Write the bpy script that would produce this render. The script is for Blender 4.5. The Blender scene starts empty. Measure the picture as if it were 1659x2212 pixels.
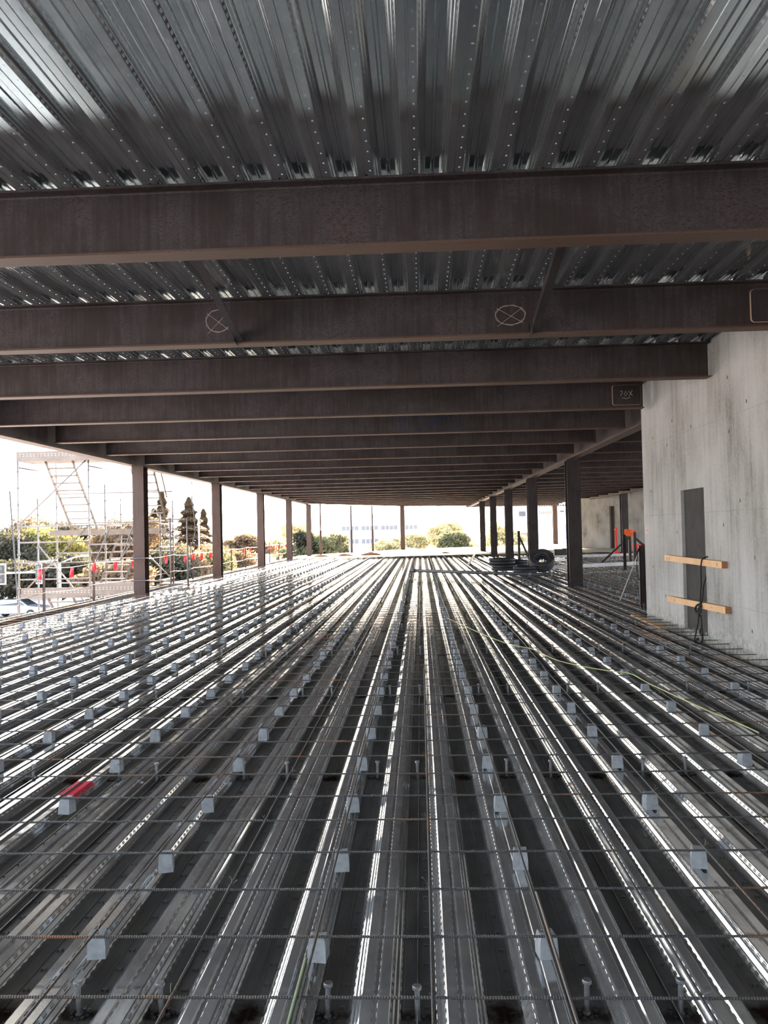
import bpy, math, random
from mathutils import Vector, Matrix
random.seed(7)
C = bpy.context.scene.collection
PI = math.pi
H = 1.7223            # eye height above the flute bottoms of the deck (z = 0)
DT = 0.058            # deck depth
ZB = 3.708            # underside of the overhead beams
ZT = 4.193            # underside of the deck above
Y0, SB = 2.9965, 2.8423   # first beam line, beam spacing
FP = 0.3048           # flute pitch
XW = 4.0              # concrete wall plane
XG = 4.33             # inner girder line
YC = 15.1             # wall corner
YD = 51.0             # where the bare deck ends and the slab starts

SUN_E, SKY_B, GLOW1, GLOW2, EXPO = 95.0, 6.3, 11.0, 40.0, 0.12

# ------------------------------------------------------------------ helpers
class MB:
    def __init__(s): s.v=[]; s.f=[]; s.m=[]
    def quad(s, a,b,c,d, m=0):
        n=len(s.v); s.v += [a,b,c,d]; s.f.append((n,n+1,n+2,n+3)); s.m.append(m)
    def box(s, x0,x1,y0,y1,z0,z1, m=0):
        n=len(s.v)
        s.v += [(x0,y0,z0),(x1,y0,z0),(x1,y1,z0),(x0,y1,z0),(x0,y0,z1),(x1,y0,z1),(x1,y1,z1),(x0,y1,z1)]
        for q in ((3,2,1,0),(4,5,6,7),(0,1,5,4),(1,2,6,5),(2,3,7,6),(3,0,4,7)):
            s.f.append(tuple(n+i for i in q)); s.m.append(m)
        return s
    def obox(s, a, b, w, h, m=0, up=(0,0,1)):
        """a bar of section w x h from point a to point b"""
        a=Vector(a); b=Vector(b); d=(b-a).normalized(); u=Vector(up)
        if abs(d.dot(u))>.97: u=Vector((1,0,0))
        r=d.cross(u).normalized()*w/2; t=r.cross(d).normalized()*h/2
        n=len(s.v)
        for p in (a,b):
            s.v += [tuple(p-r-t),tuple(p+r-t),tuple(p+r+t),tuple(p-r+t)]
        for q in ((3,2,1,0),(4,5,6,7),(0,1,5,4),(1,2,6,5),(2,3,7,6),(3,0,4,7)):
            s.f.append(tuple(n+i for i in q)); s.m.append(m)
        return s
    def tube(s, pts, r, n=8, closed=False, m=0, radii=None):
        pts=[Vector(p) for p in pts]; N=len(pts); base=len(s.v); prev=None
        for i,p in enumerate(pts):
            if closed: d=(pts[(i+1)%N]-pts[i-1])
            else: d=pts[min(i+1,N-1)]-pts[max(i-1,0)]
            d.normalize()
            if prev is None:
                u=Vector((0,0,1)) if abs(d.z)<.9 else Vector((1,0,0))
            else: u=prev
            x=d.cross(u).normalized(); y=x.cross(d).normalized(); prev=y
            rr=radii[i] if radii else r
            for k in range(n):
                a=2*PI*k/n
                s.v.append(tuple(p+x*rr*math.cos(a)+y*rr*math.sin(a)))
        L=N if closed else N-1
        for i in range(L):
            a=base+i*n; b=base+((i+1)%N)*n
            for k in range(n):
                k2=(k+1)%n
                s.f.append((a+k,b+k,b+k2,a+k2)); s.m.append(m)
        if not closed:
            s.f.append(tuple(base+k for k in range(n))); s.m.append(m)
            e=base+(N-1)*n
            s.f.append(tuple(e+n-1-k for k in range(n))); s.m.append(m)
        return s
    def lathe(s, prof, n=16, c=(0,0,0), m=0):
        base=len(s.v)
        for (r,z) in prof:
            for k in range(n):
                a=2*PI*k/n; s.v.append((c[0]+r*math.cos(a),c[1]+r*math.sin(a),c[2]+z))
        for i in range(len(prof)-1):
            for k in range(n):
                k2=(k+1)%n
                s.f.append((base+i*n+k,base+i*n+k2,base+(i+1)*n+k2,base+(i+1)*n+k)); s.m.append(m)
        s.f.append(tuple(base+n-1-k for k in range(n))); s.m.append(m)
        e=base+(len(prof)-1)*n
        s.f.append(tuple(e+k for k in range(n))); s.m.append(m)
        return s
    def prism(s, poly, axis, a0, a1, m=0):
        """closed polygon swept along an axis; poly pairs are the two other axes in xyz order"""
        n=len(poly); base=len(s.v)
        for a in (a0,a1):
            for (p,q) in poly:
                s.v.append({'x':(a,p,q),'y':(p,a,q),'z':(p,q,a)}[axis])
        for k in range(n):
            k2=(k+1)%n; s.f.append((base+k,base+k2,base+n+k2,base+n+k)); s.m.append(m)
        s.f.append(tuple(base+n-1-k for k in range(n))); s.m.append(m)
        s.f.append(tuple(base+n+k for k in range(n))); s.m.append(m)
        return s
    def mesh(s, name, mats, smooth=False):
        me=bpy.data.meshes.new(name); me.from_pydata(s.v,[],s.f)
        for mt in (mats if isinstance(mats,(list,tuple)) else [mats]): me.materials.append(mt)
        if len(set(s.m))>1: me.polygons.foreach_set('material_index',s.m)
        if smooth: me.polygons.foreach_set('use_smooth',[True]*len(s.f))
        me.update(); 
        import bmesh
        if not getattr(s,'raw',False):
            bm=bmesh.new(); bm.from_mesh(me); bmesh.ops.recalc_face_normals(bm,faces=bm.faces); bm.to_mesh(me); bm.free()
        return me
    def build(s, name, mats, parent=None, loc=None, smooth=False):
        return link(name, s.mesh(name,mats,smooth), parent, loc)

def link(name, me, parent=None, loc=None):
    o=bpy.data.objects.new(name,me); C.objects.link(o)
    if parent is not None: o.parent=parent
    if loc is not None: o.location=loc
    return o
def tag(o, label, cat, group=None, kind=None):
    if label: o['label']=label
    if cat: o['category']=cat
    if group: o['group']=group
    if kind: o['kind']=kind
    return o
def empty(name, loc, label, cat, group=None, rz=0):
    o=bpy.data.objects.new(name,None); C.objects.link(o); o.location=loc; o.rotation_euler=(0,0,rz)
    o.empty_display_size=.2
    return tag(o,label,cat,group)
def struct(o): o['kind']='structure'; return o
def copy_tree(o, parent=None):
    c=o.copy(); C.objects.link(c)
    if parent is not None: c.parent=parent
    for ch in o.children: copy_tree(ch,c)
    return c
ONES=['','first','second','third','fourth','fifth','sixth','seventh','eighth','ninth','tenth','eleventh','twelfth','thirteenth','fourteenth','fifteenth','sixteenth','seventeenth','eighteenth','nineteenth']
TENS=['','','twenty','thirty','forty','fifty','sixty','seventy','eighty','ninety']
TTH=['','','twentieth','thirtieth','fortieth','fiftieth','sixtieth','seventieth','eightieth','ninetieth']
def ordn(n):
    if n<20: return ONES[n]
    if n>=100:
        return 'hundredth' if n==100 else 'hundred and '+ordn(n-100)
    return TTH[n//10] if n%10==0 else TENS[n//10]+'-'+ONES[n%10]

# ------------------------------------------------------------------ camera
FPX, YAW, PIT, ROL = 1802.37, .0430, .0224, -.0222
Fv=Vector((-math.sin(YAW)*math.cos(PIT), math.cos(YAW)*math.cos(PIT), math.sin(PIT)))
R0=Vector((math.cos(YAW),math.sin(YAW),0)); U0=R0.cross(Fv)
Rv=R0*math.cos(ROL)+U0*math.sin(ROL); Uv=-R0*math.sin(ROL)+U0*math.cos(ROL)
cd=bpy.data.cameras.new('camera'); cam=bpy.data.objects.new('camera',cd); C.objects.link(cam)
cd.sensor_fit='VERTICAL'; cd.sensor_height=32; cd.lens=32*FPX/2212; cd.clip_end=3000; cd.clip_start=.05
M=Matrix((Rv,Uv,-Fv)).transposed().to_4x4(); M.translation=Vector((0,0,H)); cam.matrix_world=M
bpy.context.scene.camera=cam
def proj(x,y,z):
    """only used to word the labels (which things are in frame, counted from the left)"""
    v=Vector((x,y,z-H)); d=v.dot(Fv)
    if d<=.05: return None
    return (829.5+FPX*v.dot(Rv)/d, 1106-FPX*v.dot(Uv)/d)
def inframe(x,y,z,m=0):
    p=proj(x,y,z)
    return p is not None and -m<p[0]<1659+m and -m<p[1]<2212+m

# ------------------------------------------------------------------ materials
def newmat(name):
    m=bpy.data.materials.new(name); m.use_nodes=True
    nt=m.node_tree; b=nt.nodes['Principled BSDF']; return m,nt,b
def N(nt,t,**k):
    n=nt.nodes.new(t)
    for a,v in k.items():
        if a in ('op','operation'): n.operation=v
        elif a=='data_type': n.data_type=v
        else: setattr(n,a,v)
    return n
def math_(nt,op,a,b=None,c=None,clamp=False):
    n=nt.nodes.new('ShaderNodeMath'); n.operation=op; n.use_clamp=clamp
    for i,x in enumerate((a,b,c)):
        if x is None: continue
        if isinstance(x,(int,float)): n.inputs[i].default_value=x
        else: nt.links.new(x,n.inputs[i])
    return n.outputs[0]
def coords(nt, kind='Object', scale=(1,1,1), obj=False):
    tc=nt.nodes.new('ShaderNodeTexCoord'); mp=nt.nodes.new('ShaderNodeMapping'); mp.inputs['Scale'].default_value=scale
    if kind=='World':
        g=nt.nodes.new('ShaderNodeNewGeometry'); nt.links.new(g.outputs['Position'],mp.inputs[0])
    else: nt.links.new(tc.outputs[kind],mp.inputs[0])
    return mp.outputs[0]
def noise(nt, vec, scale, detail=4, rough=.55):
    n=nt.nodes.new('ShaderNodeTexNoise'); n.inputs['Scale'].default_value=scale; n.inputs['Detail'].default_value=detail; n.inputs['Roughness'].default_value=rough
    nt.links.new(vec,n.inputs['Vector']); return n.outputs['Fac']
def ramp(nt, fac, stops):
    r=nt.nodes.new('ShaderNodeValToRGB'); e=r.color_ramp.elements
    while len(e)<len(stops): e.new(.5)
    for i,(p,c) in enumerate(stops):
        e[i].position=p; e[i].color=(*c,1) if len(c)==3 else c
    nt.links.new(fac,r.inputs[0]); return r.outputs[0]
def mixc(nt, fac, a, b):
    n=nt.nodes.new('ShaderNodeMix'); n.data_type='RGBA'
    for s,x in ((0,fac),(6,a),(7,b)):
        if isinstance(x,(int,float)): n.inputs[s].default_value=x
        elif isinstance(x,tuple): n.inputs[s].default_value=(*x,1)
        else: nt.links.new(x,n.inputs[s])
    return n.outputs[2]
def bump(nt,b,h,strength,dist):
    n=nt.nodes.new('ShaderNodeBump'); n.inputs['Strength'].default_value=strength; n.inputs['Distance'].default_value=dist
    nt.links.new(h,n.inputs['Height']); nt.links.new(n.outputs[0],b.inputs['Normal']); return n
def simple(name,col,rough=.6,metal=0,var=.15,scale=8,bmp=0):
    m,nt,b=newmat(name)
    f=noise(nt,coords(nt,'World'),scale)
    c1=tuple(max(0,c*(1-var)) for c in col); c2=tuple(min(1,c*(1+var)) for c in col)
    nt.links.new(ramp(nt,f,[(.3,c1),(.7,c2)]),b.inputs['Base Color'])
    b.inputs['Roughness'].default_value=rough; b.inputs['Metallic'].default_value=metal
    if bmp: bump(nt,b,f,bmp,.01)
    return m

def deck_material(name, floor):
    m,nt,b=newmat(name); L=nt.links
    w=coords(nt,'Object')
    sx=nt.nodes.new('ShaderNodeSeparateXYZ'); L.new(w,sx.inputs[0]); X,Y,Z=sx.outputs
    sp=noise(nt,coords(nt,'Object',(1,.6,1)),9,5,.6)
    fine=noise(nt,coords(nt,'Object'),60,2)
    st=noise(nt,coords(nt,'Object',(3,.25,3)),2.2,5,.6)
    if floor: col=ramp(nt,sp,[(.3,(.54,.56,.57)),(.5,(.66,.68,.69)),(.72,(.74,.76,.77))])
    else: col=ramp(nt,sp,[(.3,(.60,.645,.66)),(.7,(.69,.735,.75))])
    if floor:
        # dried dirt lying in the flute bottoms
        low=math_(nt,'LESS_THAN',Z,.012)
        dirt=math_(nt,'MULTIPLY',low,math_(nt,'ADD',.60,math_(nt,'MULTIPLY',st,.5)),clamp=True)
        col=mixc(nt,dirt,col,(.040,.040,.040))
        # stains
        stm=ramp(nt,st,[(.55,(0,0,0)),(.75,(1,1,1))])
        col=mixc(nt,math_(nt,'MULTIPLY',stm,.35),col,(.24,.22,.19))
        # weld scorch in every third flute along the beam lines
        fy=math_(nt,'MULTIPLY',math_(nt,'ABSOLUTE',math_(nt,'SUBTRACT',math_(nt,'FRACT',math_(nt,'ADD',math_(nt,'DIVIDE',math_(nt,'SUBTRACT',Y,Y0),SB),.5)),.5)),SB)
        fx=math_(nt,'MULTIPLY',math_(nt,'ABSOLUTE',math_(nt,'SUBTRACT',math_(nt,'FRACT',math_(nt,'ADD',math_(nt,'DIVIDE',math_(nt,'SUBTRACT',X,-.0456+FP),FP*3),.5)),.5)),FP*3)
        wob=math_(nt,'MULTIPLY',noise(nt,coords(nt,'Object'),14,3),.1)
        ax=math_(nt,'SUBTRACT',1.0,math_(nt,'DIVIDE',math_(nt,'SUBTRACT',math_(nt,'ADD',fx,wob),.075),.07),clamp=True)
        ay=math_(nt,'SUBTRACT',1.0,math_(nt,'DIVIDE',math_(nt,'SUBTRACT',math_(nt,'ADD',fy,wob),.09),.07),clamp=True)
        sc=math_(nt,'MULTIPLY',math_(nt,'MULTIPLY',ax,ay),math_(nt,'SUBTRACT',1.0,math_(nt,'MULTIPLY',Z,7.0)),clamp=True)
        # smaller burn rings around every stud row
        ay2=math_(nt,'SUBTRACT',1.0,math_(nt,'DIVIDE',math_(nt,'SUBTRACT',math_(nt,'ADD',fy,wob),.06),.04),clamp=True)
        sc2=math_(nt,'MULTIPLY',math_(nt,'MULTIPLY',ay2,low),.85)
        sc=math_(nt,'MAXIMUM',sc,sc2)
        col=mixc(nt,sc,col,(.018,.012,.009))
        # red marking paint sprayed over two ribs
        def band(v,a,b_,s):
            n1=math_(nt,'DIVIDE',math_(nt,'SUBTRACT',v,a),s,clamp=True); n2=math_(nt,'DIVIDE',math_(nt,'SUBTRACT',b_,v),s,clamp=True)
            return math_(nt,'MULTIPLY',n1,n2)
        pw=math_(nt,'MULTIPLY',math_(nt,'SUBTRACT',noise(nt,coords(nt,'Object'),20,3),.5),.05)
        red=math_(nt,'MULTIPLY',band(math_(nt,'ADD',X,pw),-2.41,-2.25,.02),band(math_(nt,'ADD',Y,pw),5.32,5.66,.03))
        col=mixc(nt,math_(nt,'MULTIPLY',red,.9),col,(.62,.012,.05))
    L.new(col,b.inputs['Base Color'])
    if floor:
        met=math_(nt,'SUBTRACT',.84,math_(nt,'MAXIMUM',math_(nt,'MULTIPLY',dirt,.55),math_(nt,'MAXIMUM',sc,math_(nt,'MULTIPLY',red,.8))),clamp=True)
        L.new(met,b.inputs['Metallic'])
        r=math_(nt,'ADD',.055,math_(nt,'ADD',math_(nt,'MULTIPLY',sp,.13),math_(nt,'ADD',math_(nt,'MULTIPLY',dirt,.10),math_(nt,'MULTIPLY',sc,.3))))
    else:
        b.inputs['Metallic'].default_value=.96
        r=math_(nt,'ADD',.09,math_(nt,'MULTIPLY',sp,.12))
    L.new(r,b.inputs['Roughness'])
    # rolled embossments on the webs: dashes in two rows
    fr=math_(nt,'FRACT',math_(nt,'DIVIDE',Y,.058)); dash=math_(nt,'LESS_THAN',fr,.55)
    def para(z0):
        q=math_(nt,'DIVIDE',math_(nt,'SUBTRACT',Z,z0),.0055); return math_(nt,'SUBTRACT',1.0,math_(nt,'MULTIPLY',q,q),clamp=True)
    r1=para(.010); r2=para(.0465)
    em=math_(nt,'MULTIPLY',dash,math_(nt,'ADD',r1,r2))
    hh=math_(nt,'ADD',math_(nt,'MULTIPLY',em,1.0),math_(nt,'ADD',math_(nt,'MULTIPLY',fine,.0),math_(nt,'MULTIPLY',noise(nt,coords(nt,'Object',(1,.3,1)),3,1),.04)))
    bp=bump(nt,b,hh,1.0,.0022)
    gl=nt.nodes.new('ShaderNodeBsdfAnisotropic'); gl.distribution='BECKMANN'; df=nt.nodes.new('ShaderNodeBsdfDiffuse'); mx=nt.nodes.new('ShaderNodeMixShader')
    L.new(col,gl.inputs['Color']); L.new(col,df.inputs['Color']); L.new(math_(nt,'MULTIPLY',r,1.12),gl.inputs['Roughness'])
    L.new(bp.outputs[0],gl.inputs['Normal']); L.new(bp.outputs[0],df.inputs['Normal'])
    if floor: L.new(met,mx.inputs[0])
    else: mx.inputs[0].default_value=.95
    L.new(df.outputs[0],mx.inputs[1]); L.new(gl.outputs[0],mx.inputs[2]); L.new(mx.outputs[0],nt.nodes['Material Output'].inputs[0])
    nt.nodes.remove(b)
    return m
def rust_material(name, dark=1.0, warm=0, red=1.0):
    m,nt,b=newmat(name); L=nt.links
    w=coords(nt,'World',(1,1,1)); n1=noise(nt,w,1.6,6,.62); n2=noise(nt,coords(nt,'World',(22,22,1.2)),1,5,.65); n3=noise(nt,coords(nt,'World',(1,1,3)),38,3,.7)
    f=math_(nt,'ADD',math_(nt,'MULTIPLY',n1,.45),math_(nt,'ADD',math_(nt,'MULTIPLY',n2,.3),math_(nt,'MULTIPLY',n3,.3)))
    k=dark
    col=ramp(nt,f,[(.38,(.020*k,.011*k,.009*k)),(.49,(.042*k,.027*k,.024*k)),(.56,(.072*k,.056*k,.057*k)),(.68,(.066*k,.033*k,.021*k))])
    speck=ramp(nt,n3,[(.50,(0,0,0)),(.58,(1,1,1))])
    col=mixc(nt,math_(nt,'MULTIPLY',speck,.62),col,(.014*k,.007*k,.005*k))
    # brighter orange-brown band along the low edge of a section (object z)
    sx=nt.nodes.new('ShaderNodeSeparateXYZ'); L.new(coords(nt,'Object'),sx.inputs[0])
    lowm=math_(nt,'SUBTRACT',1.0,math_(nt,'DIVIDE',math_(nt,'ADD',sx.outputs[2],math_(nt,'MULTIPLY',n2,.06)),.085),clamp=True)
    if red!=1.0: col=mixc(nt,.4,col,(.11,.055,.034))
    if not warm: col=mixc(nt,math_(nt,'MULTIPLY',lowm,.75),col,(.17*k,.072*k,.035*k))
    L.new(col,b.inputs['Base Color']); b.inputs['Roughness'].default_value=.55
    b.inputs['Specular IOR Level'].default_value=.35
    bump(nt,b,math_(nt,'ADD',n3,n2),.25,.004)
    return m
def concrete_material(name, tint=(1,1,1)):
    m,nt,b=newmat(name); L=nt.links
    big=noise(nt,coords(nt,'World',(.8,.8,.5)),1.3,6,.6)
    strk=noise(nt,coords(nt,'World',(7,7,.22)),1.6,5,.62)
    fin=noise(nt,coords(nt,'World'),22,4)
    f=math_(nt,'ADD',math_(nt,'MULTIPLY',big,.58),math_(nt,'ADD',math_(nt,'MULTIPLY',strk,.27),math_(nt,'MULTIPLY',fin,.15)))
    t=tint
    col=ramp(nt,f,[(.36,(.15*t[0],.142*t[1],.126*t[2])),(.46,(.30*t[0],.29*t[1],.27*t[2])),(.55,(.385*t[0],.375*t[1],.355*t[2])),(.66,(.45*t[0],.442*t[1],.425*t[2]))])
    sx=nt.nodes.new('ShaderNodeSeparateXYZ'); L.new(coords(nt,'World'),sx.inputs[0]); X,Y,Z=sx.outputs
    # formwork panel joints: thin vertical lines, and pour lines
    jv=math_(nt,'LESS_THAN',math_(nt,'ABSOLUTE',math_(nt,'SUBTRACT',math_(nt,'FRACT',math_(nt,'DIVIDE',math_(nt,'ADD',Y,math_(nt,'MULTIPLY',X,.8)),1.22)),.5)),.004)
    jh=math_(nt,'LESS_THAN',math_(nt,'ABSOLUTE',math_(nt,'SUBTRACT',math_(nt,'FRACT',math_(nt,'DIVIDE',math_(nt,'SUBTRACT',Z,.05),1.22)),.5)),.003)
    j=math_(nt,'MAXIMUM',jv,math_(nt,'MULTIPLY',jh,.8))
    col=mixc(nt,math_(nt,'MULTIPLY',j,.45),col,(.16,.15,.13))
    # damp, yellowed efflorescence along the foot
    ft=math_(nt,'SUBTRACT',1.0,math_(nt,'DIVIDE',math_(nt,'ADD',Z,math_(nt,'MULTIPLY',math_(nt,'SUBTRACT',noise(nt,coords(nt,'World'),5,5),.5),.5)),.38),clamp=True)
    blot=ramp(nt,noise(nt,coords(nt,'World'),11,4,.7),[(.42,(.12,.11,.085)),(.60,(.50,.48,.38))])
    col=mixc(nt,math_(nt,'MULTIPLY',ft,.6),col,blot)
    dk=ramp(nt,strk,[(.60,(0,0,0)),(.74,(1,1,1))])
    col=mixc(nt,math_(nt,'MULTIPLY',dk,.35),col,(.17,.16,.14))
    L.new(col,b.inputs['Base Color']); b.inputs['Roughness'].default_value=.8
    bump(nt,b,math_(nt,'ADD',math_(nt,'MULTIPLY',strk,.8),math_(nt,'SUBTRACT',fin,j)),.35,.006)
    return m
def rebar_material():
    m,nt,b=newmat('rebar_steel'); L=nt.links
    n=noise(nt,coords(nt,'World',(1,1,1)),1.1,4,.6)
    col=ramp(nt,n,[(.50,(.075,.078,.085)),(.60,(.10,.085,.075)),(.70,(.27,.105,.04))])
    L.new(col,b.inputs['Base Color']); b.inputs['Roughness'].default_value=.5; b.inputs['Metallic'].default_value=.55
    return m
def foliage(name,c1,c2):
    m,nt,b=newmat(name); L=nt.links
    n=noise(nt,coords(nt,'World'),.35,4,.6)
    col=ramp(nt,n,[(.35,c1),(.65,c2)])
    tr=nt.nodes.new('ShaderNodeBsdfTranslucent'); mx=nt.nodes.new('ShaderNodeMixShader'); mx.inputs[0].default_value=.5
    L.new(col,b.inputs['Base Color']); L.new(col,tr.inputs[0]); b.inputs['Roughness'].default_value=.6
    out=nt.nodes['Material Output']; L.new(b.outputs[0],mx.inputs[1]); L.new(tr.outputs[0],mx.inputs[2]); L.new(mx.outputs[0],out.inputs[0])
    return m
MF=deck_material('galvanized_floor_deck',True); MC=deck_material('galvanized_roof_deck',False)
MR=rust_material('mill_scale_steel',.80); MRC=rust_material('column_steel',.6,1,2); MRK=rust_material('dark_column_steel',.5,1); MRD=rust_material('brace_steel',.55,1)
MCON=concrete_material('cast_concrete'); MCON2=concrete_material('pale_concrete',(.9,.92,.9))
MRB=rebar_material()
MDOB=simple('spacer_mortar',(.27,.29,.31),.85,0,.18,30,.3)
MSTUD=simple('stud_steel',(.20,.205,.21),.45,.8,.25,40)
MGAL=simple('galvanized_tube',(.17,.145,.13),.5,.3,.12,6)
MPLANK=simple('galvanized_plank',(.15,.12,.10),.5,.3,.15,5)
MBLK=simple('black_rubber',(.030,.030,.033),.6,0,.2,20)
MROPE=simple('black_rope',(.012,.012,.013),.8,0,.2,90)
MWOOD=simple('framing_lumber',(.62,.36,.17),.6,0,.1,3); MWEND=simple('lumber_end_grain',(.30,.13,.06),.7,0,.2,60)
MRED=simple('red_plastic_flag',(.80,.02,.03),.5); MREDB=simple('red_barrier_mesh',(.70,.03,.02),.5)
MORG=simple('orange_plastic',(.9,.13,.02),.5)
MYEL=simple('yellow_cord',(.40,.42,.17),.5); MGRN=simple('green_paint',(.02,.13,.05),.5,0,.3,20)
MCHALK=simple('white_chalk',(.50,.42,.36),.9); MBLUE=simple('blue_marker_paint',(.012,.030,.10),.6)
MPIPE=simple('grey_pipe',(.075,.075,.08),.5,.2,.3,6); MWIRE=simple('wire_rope_steel',(.12,.11,.11),.4,.8)
MPALE=simple('pale_steel_channel',(.36,.36,.355),.5,.3,.15,3)
MASPH=simple('parking_asphalt',(.42,.41,.40),.9,0,.12,.2); MWHITE=simple('white_facade',(.82,.80,.76),.8,0,.03,.3)
MWIN=simple('hazed_window_band',(.13,.13,.14),.5)  # paler than glass: distant haze is put into the window colour
MGLS=simple('window_glass',(.05,.055,.06),.08,0,.1,1); MTRUNK=simple('bark',(.10,.065,.04),.9,0,.3,6)
MCARW=simple('white_car_paint',(.78,.78,.78),.25,0,.02); MCARD=simple('dark_car_paint',(.05,.055,.07),.2,0,.05)
MCARS=simple('silver_car_paint',(.42,.43,.45),.25,.5,.03); MCARR=simple('maroon_car_paint',(.22,.03,.03),.25,0,.03)
MTYRE=simple('tyre_rubber',(.02,.02,.02),.8)
MDIRT=simple('brown_burlap',(.26,.14,.08),.9,0,.3,9,.5)
MBRICK=simple('red_brick_facade',(.38,.16,.11),.85,0,.15,1.5); MBLUEP=simple('blue_panel',(.20,.25,.60),.6)
MLGT=simple('roof_edge_steel',(.40,.26,.19),.5,.3,.2,4)
MDARK=simple('dark_painted_metal',(.03,.03,.032),.5)
LEAF_D=foliage('dark_evergreen_leaves',(.030,.034,.020),(.075,.065,.04)); LEAF_Y=foliage('sunlit_yellow_leaves',(.17,.15,.045),(.32,.28,.08))
LEAF_O=foliage('hazed_brown_leaves',(.12,.078,.042),(.22,.15,.085)); LEAF_G=foliage('green_leaves',(.09,.095,.045),(.19,.18,.08)); LEAF_P=foliage('hazed_pale_leaves',(.42,.36,.18),(.6,.52,.28))  # distant haze is mixed into these muted and paled leaf colours

# ------------------------------------------------------------------ deck sheets (floor and ceiling)
def edge_y(x):      # far, skewed edge of the building
    return min(58+(x+8.1)*1.75, 69.5+(x+1.5)*.65) if x<-1.5 else min(69.5+(x+1.5)*.65, 79.5)
def flute(c, seam):
    p=[(c-.053,0)]
    if seam: p+=[(c-.007,0),(c-.007,.012),(c-.003,.012),(c-.003,0)]
    else: p+=[(c-.009,0),(c-.005,.004),(c+.005,.004),(c+.009,0)]
    p+=[(c+.051,0),(c+.056,.002),(c+.069,.018),(c+.0745,.021),(c+.084,.035),(c+.0895,.038),(c+.0985,.055),(c+.103,DT)]
    g=c+FP/2
    p+=[(g-.015,DT),(g-.007,DT-.0095),(g+.006,DT-.0095),(g+.014,DT)]
    n=c+FP
    p+=[(n-.103,DT),(n-.0985,.055),(n-.0895,.038),(n-.084,.035),(n-.0745,.021),(n-.069,.018),(n-.056,.002)]
    return p
def deck(mb, x0, x1, c0, y0, y1, seamk, cuts=()):
    k0=math.ceil((x0-c0)/FP); k1=math.floor((x1-c0)/FP)-1; pts=[]
    for k in range(k0,k1+1): pts+=flute(c0+k*FP,(k-seamk)%3==0)
    pts.append((c0+(k1+1)*FP-.053,0))
    ys=[y0(p[0]) if callable(y0) else y0 for p in pts]; ye=[y1(p[0]) if callable(y1) else y1 for p in pts]
    cols=[0,.06,.12,.18,.25,.35,.45,.6,.8,1.0]
    n=len(mb.v); W=len(cols)
    for (x,z),a,e in zip(pts,ys,ye):
        for t in cols: mb.v.append((x,a+(e-a)*t,z))
    for i in range(len(pts)-1):
        for j in range(W-1):
            mb.f.append((n+i*W+j, n+(i+1)*W+j, n+(i+1)*W+j+1, n+i*W+j+1)); mb.m.append(0)
    return [c0+k*FP for k in range(k0,k1+1)]
fl=MB(); fl.raw=True
CF=-.0456
cs=deck(fl,-8.05,4.02,CF,-10,YD,0)
cs2=deck(fl,3.9,22,CF,YC+.02,YD,0)
for c in cs:
    for j in range(int((26-1.9)/.15)):
        y=1.95+j*.15+((int(c*50))%3)*.04; x=c+.030
        if not inframe(x,y,0,30): continue
        if y>15: continue
        if y<12:
            fl.box(x-.011,x-.0085,y-.006,y+.006,0,.009); fl.box(x+.0085,x+.011,y-.006,y+.006,0,.009); fl.box(x-.011,x+.011,y-.001,y+.008,.008,.0105)
        else: fl.box(x-.011,x+.011,y-.004,y+.006,0,.010)
struct(fl.build('floor',MF))
t=MB(); t.box(3.85,XW,-10,YC,-.012,-.002); struct(t.build('trim_floor_wall',MRD))
ce=MB(); ce.raw=True
CC=-.012
cs=deck(ce,-7.95,XW+.0,CC,-10,lambda x: edge_y(x) ,1)
deck(ce,3.9,22,CC,YC+.05,lambda x: edge_y(x),1)
for c in cs:
    for j in range(int((15-3)/.145)):
        y=3.2+j*.145; x=c+.03
        if not inframe(x,y,ZT,20): continue
        ce.box(x-.0035,x+.0035,y-.006,y+.003,-.0018,0)
        ce.box(x-.0055,x+.0055,y+.003,y+.0045,-.0022,0)
co=struct(ce.build('ceiling',MC)); co.location=(0,0,ZT+.001)
# slab beyond the deck
sl=MB()
xs=[-8.1,-7,-6,-5,-4,-3,-2,-1.5,0,3,6,9,12,14,22]
poly=[(-8.1,YD),(22,YD)]+[(x,edge_y(x)) for x in reversed(xs)]
sl.prism(poly,'z',-.14,.13)
o=struct(sl.build('floor_slab',MCON2))
# roof slab over the deck (concrete topping) keeps daylight off
rf=MB(); poly=[(-8.1,-10),(22,-10)]+[(x,edge_y(x)) for x in reversed(xs)]
rf.prism(poly,'z',ZT+DT+.004,ZT+DT+.13)
struct(rf.build('ceiling_topping',MCON2))
# ------------------------------------------------------------------ concrete walls
w=MB(); y0,y1,z0,z1=11.93,12.97,.14,2.235; T=.30
w.box(XW,XW+T,-10,y0,-.2,ZT+.07); w.box(XW,XW+T,y1,YC,-.2,ZT+.07); w.box(XW,XW+T,y0,y1,z1,ZT+.07); w.box(XW,XW+T,y0,y1,-.2,z0)
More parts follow.
